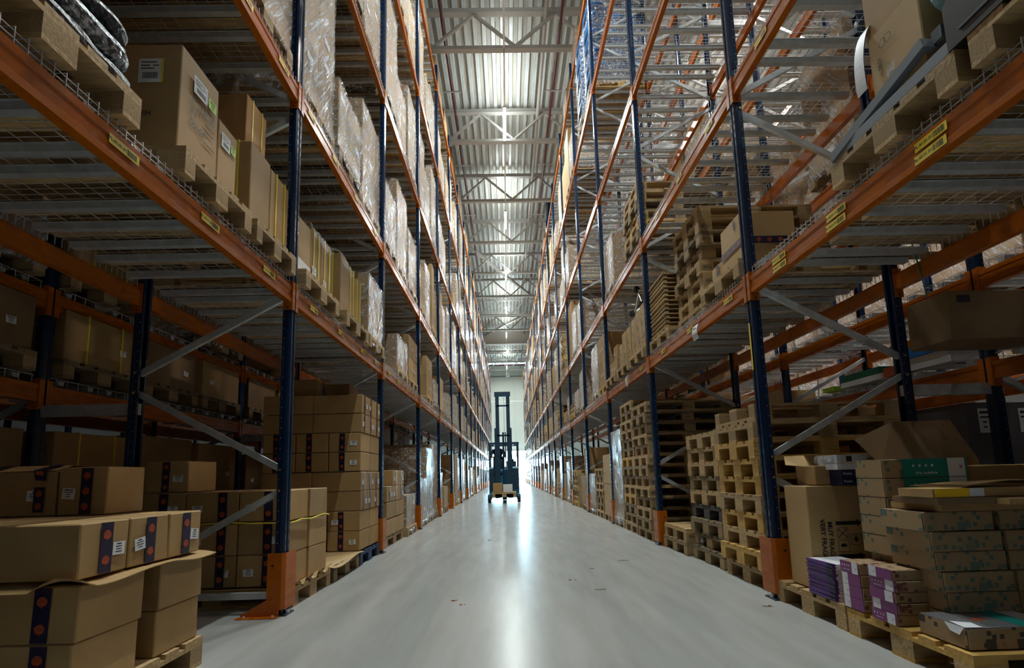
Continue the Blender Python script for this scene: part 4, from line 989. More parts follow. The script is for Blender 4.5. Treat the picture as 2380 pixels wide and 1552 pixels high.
# purple boxes
def toybox(x0, x1, y0, y1, z0, z1, label, group, kr, pr, ic=True, rz=0., name='toy_box', side='w', flipw=False):
    sx, sy, sz = x1-x0, y1-y0, z1-z0
    t = thing(name, label, 'box', T3((x0+x1)/2, (y0+y1)/2, z0, rz), group, chamfer_box(MB(), sx, sy, sz-.002, kr, .003, .0015, int(x0*100+z0*999)))
    w = sy if side == 'w' else sx; p = Vector((-sx/2, 0, sz/2)) if side == 'w' else Vector((0, -sy/2, sz/2)); s = -1 if flipw else 1
    q = lambda v: p+(Vector((0, -v, 0)) if side == 'w' else Vector((v, 0, 0)))
    g = obj('sleeve', card(w*.96, sz*.97, pr), t, face_T(side, p, .0045)); wp = w*.30
    if pr.startswith('kraft'): return t
    g2 = obj('white_panel', card(wp, sz*.97, 'white_paper'), t, face_T(side, q(s*(w*.48-wp/2-w*.05)), .005))
    obj('maker_mark', text_mesh('x', sz*.3, pr), g2, Matrix.Translation((wp*.25, 0, .0006)))
    if ic:
        for n in range(4): obj('icon', cached(('icon', round(sz, 2)), lambda: MB().box(-sz*.05, sz*.05, -sz*.07, sz*.07, 0, .0005, 'white_label').mesh('icon')), g, Matrix.Translation((-s*w*(.36-.12*n), sz*.12, .0006)))
        obj('lettering', text_mesh('MAGNETIC TILES', sz*.12, 'white_label'), g, Matrix.Translation((-s*w*.17, -sz*.22, .0006)) @ Matrix.Rotation(PI if name == 'magnetic_tile_box' else 0, 4, 'Z'))
    return t
PG = 'purple toy boxes on the older right pallet'
for k in range(4): toybox(1.90, 2.17, 2.795+.004*k, 2.965, .150+.0635*k, .150+.0635*(k+1), 'purple and white toy box, %s up in the far purple column' % ORD[k], PG, 'kraft_maroon', 'purple_print', k == 3, flipw=k in (0, 1, 2))
for k in range(5): toybox(1.895+.005*(k % 2), 2.17+.02*(k % 3), 2.56-.006*(k % 2), 2.735, .148+.0535*k, .148+.0535*(k+1), 'purple and white toy box, %s up in the near purple column' % ORD[k], PG, 'kraft_maroon', 'purple_print', k in (0, 3), flipw=k in (1, 4))
for k, (a, b2) in enumerate(((2.56, 2.965),)):
    mb = MB().box(0, .22, 0, .15, 0, .0006, 'purple_print'); mb.quad([(.11+.03*math.cos(q*PI/6), .075+.02*math.sin(q*PI/6), .0012) for q in range(12)], 'yellow_print')
# teal boxes
G3 = 'patterned boxes with teal sleeves'
t = toybox(1.93, 2.36, 2.21, 2.47, .150, .238, 'grey-topped patterned box with white torn corner, front of the older right pallet', G3, 'kraft_black', 'kraft_black', False, side='w', name='toy_box')
tp = MB().box(-.213, .213, -.128, .128, 0, .0012, 'grey_print'); tp.box(.03, .12, -.128, .128, .0012, .002, 'teal_print'); tp.box(.12, .213, -.128, .128, .0012, .002, 'white_paper')
tp.quad([(-.06+.035*math.cos(q*PI/6), -.01+.02*math.sin(q*PI/6), .0016) for q in range(12)], 'orange_print')
for q in range(14): tp.box(-.2+q*.015, -.195+q*.015, -.1+.05*((q*3) % 5), -.096+.05*((q*3) % 5), .0012, .0017, 'white_paper')
obj('printed_top', tp, t, T3(0, 0, .0865)); tw_ = MB(); tw_.quad([(-.22, -.12, .09), (-.15, -.13, .092), (-.13, -.05, .089), (-.2, -.02, .09)], 'white_paper'); tw_.quad([(-.222, -.12, .09), (-.222, -.02, .09), (-.225, -.05, .06), (-.228, -.1, .055)], 'white_paper'); obj('torn_wrapper', tw_, t)
for k in range(5):   # inner block of patterned cartons, lower five rows
    z0 = .238+.0935*k
    for c_, (a, b2) in enumerate(((2.06, 2.40), (2.405, 2.60), (2.62, 2.95))):
        sft = -.018*k*(1 if c_ == 0 else .6)
        t = toybox(a+sft, b2+sft, 2.44-.01*(k % 2), 2.72, z0-.088*(k < 0), z0+.0925, 'kraft box with faint teal pattern, row %s, %s column of inner block' % (ORD[k], ('aisle', 'middle', 'inner')[c_]), 'kraft pattern boxes', 'kraft_teal', 'kraft_teal', False)
for c_, (a, b2) in enumerate(((2.06, 2.40), (2.405, 2.60), (2.62, 2.95))):
    toybox(a, b2, 2.48, 2.72, .148, .236, 'kraft box with faint teal pattern at the pallet deck, %s column of inner block' % ('aisle', 'middle', 'inner')[c_], 'kraft pattern boxes', 'kraft_teal', 'kraft_teal', False)
for k in range(5):
    z0 = .445+.104*(k); lb = 'kraft box standing %s from bottom of the teal-sleeved column' % ORD[k]
    top = k >= 3
    t = toybox(2.06-.0*k, 2.53, 2.76, 2.98, z0, z0+.103, lb if not top else 'teal-sleeved magnetic tiles box, %s of the column beside the fragile carton' % ('lower', 'upper')[k-3], G3, 'kraft_teal', 'kraft_teal', False, name='magnetic_tile_box')
    if top:
        g = obj('sleeve', card(.36, .10, 'teal_print'), t, face_T('c', (.05, -.11, .052), .005)); obj('white_panel', card(.095, .10, 'white_paper'), g, Matrix.Translation((.12, 0, .0006)))
        obj('maker_mark', text_mesh('X', .03, 'purple_print'), g, Matrix.Translation((.145, .0, .0012))); obj('lettering', text_mesh('MAGNETIC TILES', .016, 'white_label'), g, Matrix.Translation((-.05, -.028, .0006)) @ Matrix.Rotation(PI, 4, 'Z'))
        for n in range(4): obj('icon', cached(('icon', .1), lambda: MB().box(-.006, .006, -.006, .006, 0, .0005, 'white_label').mesh('icon')), g, Matrix.Translation((-.12+.035*n, .012, .0006)))
for k in range(3): toybox(2.10, 2.57, 2.76, 2.98, .148+.0985*k, .148+.0985*(k+1), 'hidden-front kraft box, %s from pallet deck under the teal-sleeved column' % ORD[k], G3, 'kraft_teal', 'kraft_teal', False)
t = toybox(2.06, 2.30, 2.745, 2.752, .42, .50, 'rounded teal and white sleeve showing between purple and kraft boxes', G3, 'teal_print', 'teal_print', False, side='c')
# flattened cartons and yellow box on the inner block
ZB = .238+.0935*5
for k, (a, b2, c_, d, m_, lb) in enumerate(((2.05, 2.9, 2.40, 2.72, 'cardboard', 'lowest flattened carton on the inner block'), (2.0, 2.62, 2.36, 2.64, 'cardboard_dark', 'flattened carton on which the yellow box lies'))):
    t = thing('flat_carton', lb, 'flattened carton', T3(0, 0, 0), 'flattened cartons', MB().box(a, b2, c_, d, ZB+.002+.034*k, ZB+.034*(k+1), m_))
t = thing('toy_box', 'slim yellow and white box lying on flattened cartons', 'box', None, None, MB().box(1.99, 2.48, 2.37, 2.58, ZB+.07, ZB+.11, 'cardboard')); obj('sleeve', card(.17, .038, 'yellow_print'), t, face_T('c', (2.085, 2.37, ZB+.09), .001)); obj('white_panel', card(.07, .038, 'white_paper'), t, face_T('c', (2.20, 2.37, ZB+.09), .0012))
t = thing('flat_carton', 'top flattened carton, tilted, beside the yellow box', 'flattened carton', None, 'flattened cartons', MB().box(2.28, 2.72, 2.30, 2.36, ZB+.035, ZB+.062, 'cardboard_pale'))
sheet('cardboard_sheet', 'crooked brown board lying over the yellow box', 2.16, 2.75, 2.40, 2.72, ZB+.115, lambda u, v: .03*math.sin(u*3)*(1-v*.5), seed=21, n=10, m='cardboard')
# big open carton behind, darker stacks at far right
t = carton(2.62, 3.02, 2.85, 3.25, .148, .92, 'big open brown carton behind the teal boxes', m='cardboard')
mb = MB()
for P4 in ([(2.42, 3.12, 1.00), (2.62, 3.12, 1.02), (2.60, 3.22, 1.28), (2.34, 3.22, 1.17)], [(2.62, 3.12, 1.02), (3.02, 3.10, 1.02), (2.98, 3.22, 1.28), (2.60, 3.22, 1.28)]):
    mb.quad(P4, 'cardboard_dark'); mb.quad([(q[0], q[1]+.005, q[2]) for q in P4[::-1]], 'cardboard_dark')
mb.box(2.40, 3.02, 3.10, 3.2, .90, 1.02, 'cardboard'); _t = simple('open_carton', 'opened carton with raised flaps and clear film behind the teal boxes', 'carton', mb); _t.location = (-.10, 0, -.07)
for k in range(5): toybox(2.88-.02*k, 3.3, 2.42, 2.68, .60+.098*k-.0, .60+.098*(k+1), 'dark kraft box in the column at right picture edge, %s up' % ORD[k], 'kraft boxes at right edge', 'kraft_teal', 'kraft_teal', False)
carton(2.9, 3.3, 2.42, 2.7, .148, .6, 'dark carton supporting the kraft column at right picture edge', m='cardboard_dark')
PR(2.17, 0, 'pallet under the dark column at right picture edge', x=3.12, Wd=.78, wood='old_pine')
# pallets stacked on the right floor
QG = 'empty pallets stacked on the right floor'
def pstack(x, y, z0, n, where, Wd=.8, woods=None, epal=True, group=QG, seed=1, jit=.02, flips=()):
    rr = random.Random(seed)
    for k in range(n):
        wd, bl = (woods[k] if woods and k < len(woods) else rr.choice(WOODS))
        pallet(x+rr.uniform(-jit, jit), y+rr.uniform(-jit, jit), z0+k*(PH+.0005), 'empty pallet, %s from bottom of %s' % (ORD[k], where), group, wd, bl, Wd=Wd, parts=True, rz=rr.uniform(-.012, .012), epal=epal and rr.random() < .6, flip=k in flips)
P_, O_, Y_, K_ = ('pine', 'chip_block'), ('old_pine', 'chip_block'), ('yellow_pine', 'yellow_pine'), ('charcoal_wood', 'charcoal_wood'); N_ = ('pine', 'pine')
pstack(1.95, 3.93, 0, 9, 'the pallet stack beside the nearest right post', woods=[N_, Y_, N_, Y_, N_, Y_, Y_, Y_, P_], seed=2, Wd=.76, epal=False)
pallet(1.97, 3.95, 9*(PH+.0005), 'upturned empty pallet on top of the stack beside nearest right post', QG, 'pine', 'chip_block', Wd=.76, parts=True, flip=True)
pstack(1.99, 4.78, 0, 9, 'the second pallet stack with a charcoal pallet in it', woods=[O_, O_, O_, K_, N_, O_, N_, P_, N_], seed=3, Wd=.78)
pstack(1.93, 5.62, 0, 2, 'the low pair of pallets before the second right post', woods=[O_, P_], seed=5, jit=.03, Wd=.8)
pstack(1.90, 6.80, 0, 13, 'the tall pallet stack just beyond the second right post', woods=[P_, O_, P_, O_, P_, P_, P_, N_, N_, P_, O_, O_, P_], seed=6, Wd=.78)
pstack(1.92, 7.65, 0, 14, 'the farther tall pallet stack in the second right bay', woods=[P_, P_, O_, Y_, P_, O_, O_, Y_, O_, O_, P_, P_, O_, P_], seed=7, Wd=.78)
pstack(3.18, 4.8, 0, 7, 'the dark inner pallet stack behind the near right stacks', woods=[O_]*7, seed=8, epal=False, Wd=.8) if False else None
PR(8.50, 0, 'pallet under the white-wrapped load in the second right bay'); wrapped(1.93, 8.51, .146, 1.15, .78, 1.5, 'tall white-wrapped load beyond the tall pallet stacks', 'film-wrapped loads', 4)
mb = MB(); rr = random.Random(9)
for k in range(10): mb.quad([(1.945+rr.uniform(-.01, .01), 5.16+rr.uniform(-.04, .04), .28-.014*k), (1.93, 5.2+rr.uniform(-.04, .04), .27-.014*k), (1.94, 5.18+rr.uniform(-.05, .05), .24-.014*k)], 'clear_plastic')
simple('plastic_scrap', 'scrap of clear film hanging from the second pallet stack', 'film', mb)
# ------------------------------------------------------------------ RIGHT, lowest shelf
def PR1(y, label, x=1.875, Wd=.8, **k): return pallet(x, y, ZD, label, Wd=Wd, group='shelf pallets', parts=True, **k)
PR1(1.84, 'pine pallet with grey foam strips and a big carton, upper right', Wd=.8)
t = carton(1.93, 2.6, 2.02, 2.34, ZP+.045, ZP+.50, 'big brown carton with taped flap and round marks, upper right shelf', m='cardboard_pale')
for q in (0, 1): obj('round_mark', ring(.022, .022, 'print_black').mesh('round_mark'), t, face_T('w', (-.335, .06-.035*q, .36), .0058))
printed(t, 'w', (-.335, .09, .27), '08:51', .03, PI/2); obj('clear_tape', card(.05, .2, 'clear_plastic'), t, face_T('w', (-.335, .03, .12), .0058))
mb = MB().box(1.95, 2.6, 2.04, 2.36, ZP+.505, ZP+.85, 'cardboard'); simple('carton', 'carton resting on the big carton, upper right shelf', 'carton', mb)
mb = MB()
for (a, b2) in (((1.90, 1.90), (1.905, 2.66)),):
    mb.box(1.875, 1.96, 1.80, 2.62, ZP+.001, ZP+.016, 'foam_grey'); mb.box(1.875, 1.89, 1.80, 2.62, ZP+.016, ZP+.055, 'foam_grey'); mb.box(1.945, 1.96, 1.80, 2.62, ZP+.016, ZP+.043, 'foam_grey')
simple('foam_strip', 'grey foam edge strip lying along the pallet edge, upper right shelf', 'foam strip', mb)
mb = MB().bar((1.90, 2.62, ZP+.03), (1.93, 2.0, ZP+.18), .07, .05, 'foam_grey'); mb.bar((1.95, 1.98, ZP+.20), (2.3, 1.98, ZP+.20), .05, .06, 'foam_grey')
simple('foam_strip', 'grey foam strip leaning up against the big carton, upper right shelf', 'foam strip', mb)
mb = MB(); 
for k in range(12):
    a, c_ = PI*.5*k/12-.3, PI*.5*(k+1)/12-.3
    P0 = (1.99-.10*math.cos(a), 2.33, ZP+.32+.30*math.sin(a)); P1 = (1.99-.10*math.cos(c_), 2.33, ZP+.32+.30*math.sin(c_))
    mb.quad([P0, P1, (P1[0], 2.40, P1[2]), (P0[0], 2.40, P0[2])], 'white_bag'); mb.quad([(P0[0]+.004, 2.40, P0[2]), (P1[0]+.004, 2.40, P1[2]), (P1[0]+.004, 2.33, P1[2]), (P0[0]+.004, 2.33, P0[2])], 'white_bag')
simple('foam_sheet', 'curved pale foam sheet behind the big carton, upper right shelf', 'foam sheet', mb)
PR1(.98, 'pallet under the black crate, top right corner')
mb = MB(); pr_ = [(1.20, .0), (1.86, .0), (1.86, .20), (1.80, .26), (1.20, .26)]
mb.prism(pr_[::-1], Matrix(((0, 0, 1, 1.87), (1, 0, 0, 0), (0, 1, 0, ZP+.0), (0, 0, 0, 1))), .5, 'black_plastic'); mb.box(1.865, 1.875, 1.30, 1.80, ZP+.05, ZP+.06, 'dark_steel')
simple('plastic_crate', 'glossy black crate at the top right corner of the picture', 'crate', mb)
mb = bundle(1.90, 2.35, 1.45, 1.98, ZP+.262, ZP+.62, .1, 'teal_cloth').mesh('cloth', True); t = thing('cushion', 'pale teal cushion on the black crate, top right corner', 'cushion', None, None, mb); obj('cord', MB().bar((1.905, 1.80, ZP+.33), (1.91, 1.79, ZP+.60), .012, .012, 'galvanised'), t)
PR1(2.92, 'pallet holding loose wrapping just before nearest right post', Wd=.7, x=2.3)
PR1(3.86, 'pallet under the taped carton behind the nearest right post', x=1.90)
t = carton(1.97, 2.42, 3.90, 4.30, ZP, ZP+.42, 'pale carton banded with navy printed tape behind the nearest right post', m='cardboard_pale')
obj('printed_tape', tape_mesh(.06, .445), t, face_T('c', (0, -.2, .17), .0055, PI/2)); obj('printed_tape', tape_mesh(.06, .39), t, face_T('w', (-.225, 0, .17), .0055, PI/2)); obj('printed_tape', tape_mesh(.03, .08), t, face_T('w', (-.225, -.08, .36), .0055))
carton(2.0, 2.4, 4.32, 4.6, ZP, ZP+.2, 'small carton behind the pale taped one, lowest right shelf', m='cardboard_pale', tape='w')
pstack(2.02, 4.86, ZD, 8, 'the pallet stack on the lowest right shelf', woods=[P_, N_, P_, P_, O_, O_, P_, P_], seed=11, Wd=.76, group='pallets stacked on the lowest right shelf')
pstack(1.93, 5.72, ZD, 1, 'the slatted trays on the lowest right shelf', woods=[P_], seed=12, group='shelf pallets')
for k in range(13):
    mb = MB().box(0, 1.1, 0, .62, 0, .012, 'pine'); mb.box(-.01, .03, 0, .62, .012, .03, 'pine'); mb.box(1.07, 1.1, 0, .62, .012, .03, 'pine')
    thing('wooden_tray', 'slatted wooden tray, %s up in the pile behind second right post' % ORD[k], 'tray', T3(1.94+.004*(k % 3), 5.80, ZP+.055*k), 'slatted wooden trays', mb)
    obj('spacer', MB().box(.0, .05, .02, .08, .03, .054, 'old_pine').box(.0, .05, .54, .6, .03, .054, 'old_pine'), bpy.data.objects[-1] if False else C.objects[-1])
KG = 'cartons on the lowest right shelf'
PR1(6.66, 'pallet under tall cartons with kitchen pictures, lowest right shelf'); PR1(7.52, 'second pallet under tall cartons, lowest right shelf'); PR1(8.45, 'pallet with small cartons in second bay, lowest right shelf')
icons = MB(); rr = random.Random(15)
for k in range(12):
    x_, y_2, r_2 = rr.uniform(-.09, .09), rr.uniform(-.22, .22), rr.uniform(.010, .022); n = rr.choice((3, 5, 8)); ph = rr.uniform(0, 3)
    icons.quad([(x_+r_2*(1 if q % 2 else .55)*math.cos(2*PI*q/(2*n)+ph), y_2+r_2*1.3*(1 if q % 2 else .55)*math.sin(2*PI*q/(2*n)+ph), 0) for q in range(2*n)], 'print_black')
icm = icons.mesh('kitchen_pictures')
for k, (ya, yb, h_, xx) in enumerate(((6.67, 6.88, .62, 1.92), (6.90, 7.16, .60, 1.93), (7.17, 7.42, .57, 1.93), (7.55, 7.78, .55, 1.94), (7.79, 8.05, .54, 1.93), (8.06, 8.28, .40, 1.93))):
    t = carton(xx, xx+.5, ya, yb, ZP, ZP+h_, 'tall brown carton with black kitchen pictures, %s from the second right post' % ORD[k], KG, m='cardboard_pale')
    obj('kitchen_pictures', icm, t, face_T('w', (-.248, 0, h_/2), .0058) @ Matrix.Diagonal((.9, h_/.56, 1, 1)))
for k, (xx, yy, zz_, w_, h_) in enumerate(((1.93, 8.47, 0, .3, .26), (1.93, 8.79, 0, .3, .26), (1.95, 8.5, .262, .3, .24), (2.3, 8.47, 0, .35, .3), (2.3, 8.8, 0, .35, .5))):
    carton(xx, xx+w_, yy, yy+.3, ZP+zz_, ZP+zz_+h_, 'small brown carton, %s of the group at far end of second bay, lowest right shelf' % ORD[k], KG, lab='w')
# folded chrome trolley lying behind the kitchen cartons
t = simple('folding_trolley', 'folded chrome trolley with black wheels behind the kitchen cartons', 'trolley', MB().tube([(2.0, 6.95, ZP+.66), (2.5, 7.0, ZP+.72), (2.5, 7.5, ZP+.78), (2.0, 7.45, ZP+.70)], .012, 'chrome', 8, closed=True).tube([(2.0, 6.95, ZP+.66), (2.0, 7.2, ZP+.98), (2.35, 7.25, ZP+1.02)], .012, 'chrome', 8).tube([(2.0, 7.45, ZP+.7), (2.02, 7.2, ZP+.98)], .012, 'chrome', 8))
for xx, yy, zz_ in ((1.98, 6.93, .67), (1.98, 7.46, .71), (2.34, 7.27, 1.02), (1.99, 7.2, 1.0)): obj('wheel', MB().tube([(xx, yy, ZP+zz_-.0), (xx, yy+.035, ZP+zz_)], .05, 'rubber', 14), t)
# paper notes on the right beam
mb = MB(); n = 8
for i in range(n):
    f = lambda q: (1.897-.006-.02*math.sin(q*3), .0, 2.345-.145*q)
    a, b2 = f(i/n), f((i+1)/n); mb.quad([(a[0], 4.87, a[2]), (b[0] if False else b2[0], 4.87+.01*i/n, b2[2]), (b2[0], 4.74, b2[2]), (a[0], 4.74, a[2])], 'white_paper')
t = simple('paper_note', 'curling white paper note hanging from the lowest right beam', 'note', mb); obj('photo_print', MB().quad([(1.876, 4.85, 2.32), (1.874, 4.852, 2.27), (1.874, 4.77, 2.27), (1.876, 4.77, 2.32)], 'grey_print'), t)
simple('plastic_scrap', 'strip of torn film hanging on the beam in the second right bay', 'film', MB().quad([(1.885, 7.55, 2.41), (1.88, 7.75, 2.40), (1.87, 7.78, 2.25), (1.885, 7.62, 2.22)], 'clear_plastic'))
fr_ = [o for o in C.objects if o.get('label') == 'blue upright frame with zigzag grey bracing, third from camera, right rack'][0]
obj('label_strip', MB().box(.0025, .0035, .025, .045, 1.68, 2.05, 'yellow_label'), fr_, label='narrow yellow label strip')

# ------------------------------------------------------------------ rows behind
NB = [0]; rb = random.Random(77)
for side, x0, zs in (('left', LX2+.03, (0, 1.50+DECK, ZL[0]+DECK, ZL[1]+DECK)), ('right', RX2-1.23, (0, 1.50+DECK, ZL[0]+DECK, ZL[1]+DECK, ZL[2]+DECK))):
    for i in range(-1, 5):
        for zi, z in enumerate(zs):
            for s in range(3):
                if side == 'right' and i < 2 and (zi in (1, 2) or (zi == 0 and i == 0) or (zi == 0 and i == -1)): continue
                if rb.random() < (.0 if zi < 2 else .3) + (.25 if side == 'right' and zi > 1 else 0): continue
                y = Y0+i*S+PW+.03+s*.89; nm = '%s slot, %s bay, %s level, row behind %s rack' % (('near', 'middle', 'far')[s], ORD[i+2], ORD[zi], side)
                hmax = (1.42, .52, 1.2, 1.6, 1.6)[zi]
                pallet(x0, y, z+.002, 'wooden pallet, ' + nm, 'pallets in the rows behind', 'old_pine', 'chip_block')
                k = rb.random(); h = hmax*rb.uniform(.55 if zi else .85, .95) if zi != 1 else .5
                zt = z+PH+.003
                if k < .35 and zi != 1: wrapped(x0+.02, y+.01, zt, 1.16, .78, max(.5, h-.1), 'film-wrapped load, ' + nm, 'film-wrapped loads', rb.randrange(5))
                else:
                    hh = (h-.1)/(2 if h > .8 else 1)
                    for q in range(2 if h > .8 else 1):
                        for w in range(2):
                            a = (x0+.62 if w else x0+.02)
                            NB[0] += 1
                            if NB[0] % 2 == w or i > 1: LOADREST.box(a, a+.555, y+.01, y+.775, zt+q*hh, zt+(q+1)*hh-.004, ('cardboard', 'cardboard_dark')[(i+s) % 2]); continue
                            t = carton(a, a+.56, y+.01, y+.78, zt+q*hh, zt+(q+1)*hh, 'brown carton, %s tier, %s, %s' % (ORD[q], ('outer', 'inner')[w], nm), 'cartons in the rows behind', ('cardboard', 'cardboard_dark')[(i+s) % 2], lab='ec' if side == 'left' else 'wc', straps='x' if (i+s) % 3 == 0 else '')
# far rows beyond the next aisles: wrapped loads
for side, x0 in (('left', LX2-3.4-1.22), ('right', RX2+3.4+.02)):
    for i in range(-1, 6):
        for zi, z in enumerate((0, ZL[0]+DECK, ZL[1]+DECK, ZL[2]+DECK)[:4 if side == 'right' else 3]):
            for s in range(3):
                if rb.random() < (.25 if zi else .05): continue
                y = Y0+i*S+PW+.03+s*.89
                if zi == 0: LOADREST.box(x0, x0+1.16, y, y+.8, .002, 1.85, 'cardboard_dark'); continue
                wrapped(x0, y, z+.003, 1.16, .8, rb.choice((1.0, 1.25, 1.5)) if zi > 0 else 1.75, 'film-wrapped load, %s slot, %s bay, %s level, row across %s aisle' % (('near', 'middle', 'far')[s], ORD[i+1], ORD[zi], side), 'film-wrapped loads', rb.randrange(5))
for nm, mb, lab, cat in (('pallet', PALREST, 'remaining small pallets in the far bays of both racks', 'pallet'), ('carton', LOADREST, 'remaining cartons in far bays of both racks and in the rows behind', 'carton'), ('wrapped_load', FILMREST, 'remaining film-wrapped loads in the far bays of both racks', 'wrapped pallet load')):
    t = simple(nm, lab, cat, mb); t['kind'] = 'stuff'


ZE = 1.50+DECK+.003
for k, (x, y, w) in enumerate(((3.62, 4.05, .30), (3.98, 4.10, .36), (3.78, 5.0, .34), (4.3, 5.0, .36), (3.75, 5.9, .4), (4.3, 5.9, .4), (3.75, 3.0, .36), (4.2, 3.0, .36))):
    x += .14; h = 1.42
    t = thing('tall_carton', 'tall dark grey carton with white notice, %s in the row behind the right rack' % ORD[k], 'carton', T3(x, y, 0), 'tall dark cartons', MB().box(0, w, 0, .5, .0, h, 'dark_panel'))
    obj('notice', label_mesh(.10, .20, 'white_label', 2), t, face_T('c', (w*.5, 0, 1.27), .002))
t = carton(3.03, 4.25, 3.28, 3.64, ZE, ZE+.34, 'big brown taped carton jutting out over the row gap at right picture edge', m='cardboard_dark'); obj('maker_mark', card(.09, .05, 'print_black'), t, face_T('c', (-.5, -.18, .28), .0058))
simple('strap', 'teal strap hanging behind the jutting carton at right', 'strap', MB().bar((3.05, 3.45, ZE+.34), (3.02, 3.5, 2.62), .025, .003, 'strap_teal'))
for k, (x0, x1, y0, y1, z0, z1, m_, lb) in enumerate(((3.66, 4.1, 4.78, 5.38, .0, .055, 'white_label', 'flat white boxes under the green box, row behind right rack'), (3.66, 4.1, 4.80, 5.34, .057, .125, 'green_box', 'long green box on the low shelf of the row behind'),
        (3.66, 4.0, 4.0, 4.42, .0, .055, 'white_label', 'lower flat white box under the blue-lidded box'), (3.66, 4.0, 4.02, 4.42, .057, .11, 'white_label', 'upper flat white box under the blue-lidded box'), (3.64, 4.02, 3.98, 4.44, .112, .20, 'bright_blue', 'bright blue lidded box on low shelf of the row behind'),
        (3.66, 3.85, 4.62, 4.75, .0, .09, 'orange_print', 'small orange and white box beside the green box'), (3.66, 3.8, 5.5, 5.7, 0, .05, 'lime_label', 'lime coloured label box left of the green box'), (3.66, 4.2, 6.7, 7.2, 0, .2, 'cardboard', 'brown box on the low shelf of the row behind, second bay'), (3.66, 4.2, 7.3, 7.9, 0, .16, 'orange_paint', 'red orange box on the low shelf of the row behind, second bay'))):
    thing('box', lb, 'box', None, None, MB().box(x0, x1, y0, y1, ZE+z0, ZE+z1, m_))
# ------------------------------------------------------------------ reach truck with driver
TX, TY = -.13, 18.0
t = thing('reach_truck', 'dark blue reach truck with raised mast facing us in the aisle', 'reach truck', T3(TX, TY, 0))
mb = MB(); pr_ = [(.35, .12), (.35, 1.10), (.45, 1.22), (1.55, 1.22), (1.75, 1.05), (1.78, .12)]
mb.prism(pr_, Matrix(((0, 0, 1, -.54), (1, 0, 0, 0), (0, 1, 0, 0), (0, 0, 0, 1))), 1.08, 'truck_body_glare'); mb.box(-.54, -.2, .34, .36, .35, 1.15, 'truck_black_glare'); mb.box(.15, .54, .34, .36, .4, 1.15, 'truck_black_glare'); obj('chassis', mb, t)
for s in (-1, 1):
    l = obj('support_leg', MB().box(s*.49-.055, s*.49+.055, -1.0, .40, .10, .27, 'truck_body_glare'), t)
    obj('wheel', MB().tube([(s*.49-.05, -.88, .14), (s*.49+.05, -.88, .14)], .14, 'rubber', 18), t)
    m_ = MB()
    for a, w_, zt_ in ((.265, .09, 2.6), (.195, .13, 3.88)): m_.box(s*a-w_/2+.0, s*a+w_/2, .12+(0 if a > .2 else .02), .26, .12, zt_, 'truck_black_glare')
    obj('mast_rail', m_, t)
obj('drive_wheel', MB().tube([(-.08, 1.2, .17), (.08, 1.2, .17)], .17, 'rubber', 18), t)
m_ = MB().box(-.29, .29, .12, .26, 3.74, 3.92, 'truck_black_glare').box(-.22, .22, .14, .24, 3.38, 3.44, 'truck_black_glare').box(-.22, .22, .14, .24, 2.3, 2.36, 'truck_black_glare'); obj('mast_crosshead', m_, t)
obj('hydraulic_ram', MB().tube([(0, .22, .2), (0, .22, 2.45)], .035, 'truck_black_glare', 10).tube([(.08, .22, .2), (.08, .22, 2.45)], .02, 'truck_black_glare', 8).tube([(.05, .2, 2.4), (.05, .2, 3.8)], .008, 'galvanised', 6), t)
m_ = MB()
for x_ in (-.52, .52):
    for y_3 in (.45, 1.6): m_.bar((x_, y_3, 1.2), (x_, y_3, 2.05), .06, .06, 'truck_black_glare', (0, 1, 0))
m_.box(-.56, .56, .38, .46, 2.02, 2.10, 'truck_black_glare'); m_.box(-.56, .56, 1.56, 1.66, 2.02, 2.10, 'truck_black_glare')
for q in range(7): m_.box(-.55+q*.175, -.50+q*.175, .4, 1.64, 2.04, 2.08, 'truck_black_glare')
obj('overhead_guard', m_, t); obj('seat', MB().box(-.40, -.02, .95, 1.15, .95, 1.62, 'rubber').box(-.40, -.02, .62, 1.1, 1.22, 1.30, 'rubber'), t)
obj('steering_console', MB().box(.1, .45, .48, .7, 1.2, 1.42, 'truck_black_glare').tube([(.28, .6, 1.42), (.28, .62, 1.47)], .09, 'rubber', 14), t)
obj('fork_carriage', MB().box(-.34, .34, -.02, .06, .16, .52, 'truck_black_glare').box(-.28, -.16, -1.05, .0, .16, .20, 'dark_steel').box(.16, .28, -1.05, .0, .16, .20, 'dark_steel'), t)
pallet(TX+.40, TY-1.22, .205, 'pallet carried on the forks of the reach truck', 'pallets', 'pine', 'pine', Wd=.8, parts=True, rz=PI/2)
o = C.objects[-1]
carton(TX-.37, TX-.05, TY-1.1, TY-.75, .352, .66, 'brown carton on the truck pallet, left one', 'cartons on the truck', m='cardboard')
carton(TX-.03, TX+.28, TY-1.1, TY-.75, .352, .61, 'pale carton on the truck pallet, right one', 'cartons on the truck', m='white_label')
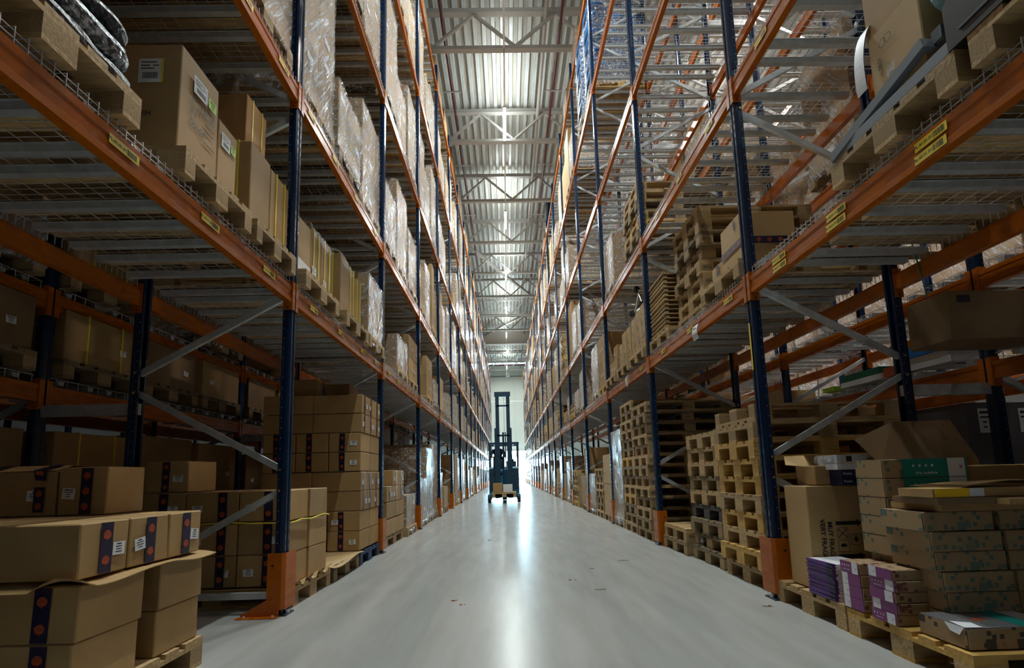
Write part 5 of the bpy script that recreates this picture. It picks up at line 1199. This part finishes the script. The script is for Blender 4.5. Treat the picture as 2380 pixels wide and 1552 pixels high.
# driver: one skinned body
def person():
    V = [(0, 0, 0), (0, .0, .22), (0, -.01, .42), (0, -.03, .50), (0, -.04, .58), (0, -.05, .66), (0, -.055, .72),
         (-.20, -.02, .41), (-.27, -.14, .20), (-.20, -.36, .18), (.20, -.02, .41), (.27, -.14, .20), (.20, -.36, .18),
         (-.10, -.02, -.01), (-.12, -.42, .02), (-.12, -.46, -.38), (-.12, -.58, -.42), (.10, -.02, -.01), (.12, -.42, .02), (.12, -.46, -.38), (.12, -.58, -.42), (-.18, -.44, .17), (.18, -.44, .17)]
    E_ = [(0, 1), (1, 2), (2, 3), (3, 4), (4, 5), (5, 6), (2, 7), (7, 8), (8, 9), (9, 21), (2, 10), (10, 11), (11, 12), (12, 22), (0, 13), (13, 14), (14, 15), (15, 16), (0, 17), (17, 18), (18, 19), (19, 20)]
    RD = [.15, .15, .15, .06, .075, .095, .07, .07, .05, .035, .07, .05, .035, .09, .07, .05, .04, .09, .07, .05, .04, .03, .03]
    me = bpy.data.meshes.new('body'); me.from_pydata(V, E_, [])
    o = bpy.data.objects.new('body', me); C.objects.link(o); sk = o.modifiers.new('skin', 'SKIN')
    for i, r in enumerate(RD): me.skin_vertices[0].data[i].radius = (r, r if i > 2 else r*.75)
    me.skin_vertices[0].data[0].use_root = True
    sb = o.modifiers.new('sub', 'SUBSURF'); sb.levels = 2; sb.render_levels = 2
    dg = bpy.context.evaluated_depsgraph_get(); m2 = bpy.data.meshes.new_from_object(o.evaluated_get(dg)); m2.name = 'body'; bpy.data.objects.remove(o)
    m2.materials.clear(); m2.materials.append(MT['cloth_navy']); m2.materials.append(MT['skin']); m2.materials.append(MT['hair_dark'])
    for p in m2.polygons:
        c_ = p.center; p.use_smooth = True
        p.material_index = (2 if (c_.z > .68 or c_.y > -.01) else 1) if c_.z > .50 else (1 if c_.y < -.37 and c_.z > .1 and abs(c_.x) > .1 else 0)
    return m2
t = thing('person', 'driver in dark clothes sitting on the reach truck, facing us', 'person', T3(TX-.21, TY+.86, 1.40), None, person())
# ------------------------------------------------------------------ litter on the floor
for k, (x, y, m_, r_2) in enumerate(((-.42, 3.98, 'orange_print', .035), (-.36, 3.85, 'orange_print', .022), (.55, 4.6, 'cardboard_dark', .03), (.80, 5.1, 'cardboard_dark', .02), (.72, 4.2, 'cardboard_dark', .04), (1.2, 5.5, 'cardboard_dark', .05), (1.75, 3.55, 'cardboard_dark', .035), (-.3, 7.5, 'dark_steel', .03))):
    rr = random.Random(k+50); mb = MB(); prv = None
    for q in range(7):
        a = rr.uniform(0, 6.28); c_ = (x+r_2*rr.uniform(-1, 1), y+r_2*.5*rr.uniform(-1, 1)); L = r_2*.5
        mb.box(-L/2, L/2, -.003, .003, .0005, .004, m_, T3(c_[0], c_[1], 0, a))
    simple('litter', 'small scrap of %s on the aisle floor, %s one from camera' % ('reddish debris' if m_ == 'orange_print' else 'dark debris', ORD[k]), 'litter', mb, 'scraps on the floor')


# far details high in the racks
t = thing('carton', 'tall dark brown box standing on the top left shelf against the ceiling', 'carton', T3(0, 0, 0), None, MB().box(-2.4, -1.68, 16.4, 17.55, ZL[4]+DECK+.003, ZL[4]+DECK+1.15, 'cardboard_dark'))
t = thing('film_roll', 'tall dark blue roll standing on the top right shelf against the ceiling', 'roll', None, None, MB().tube([(2.1, 20.95, ZL[4]+DECK+.003), (2.1, 20.95, ZL[4]+DECK+1.6)], .13, 'blue_paint', 14))
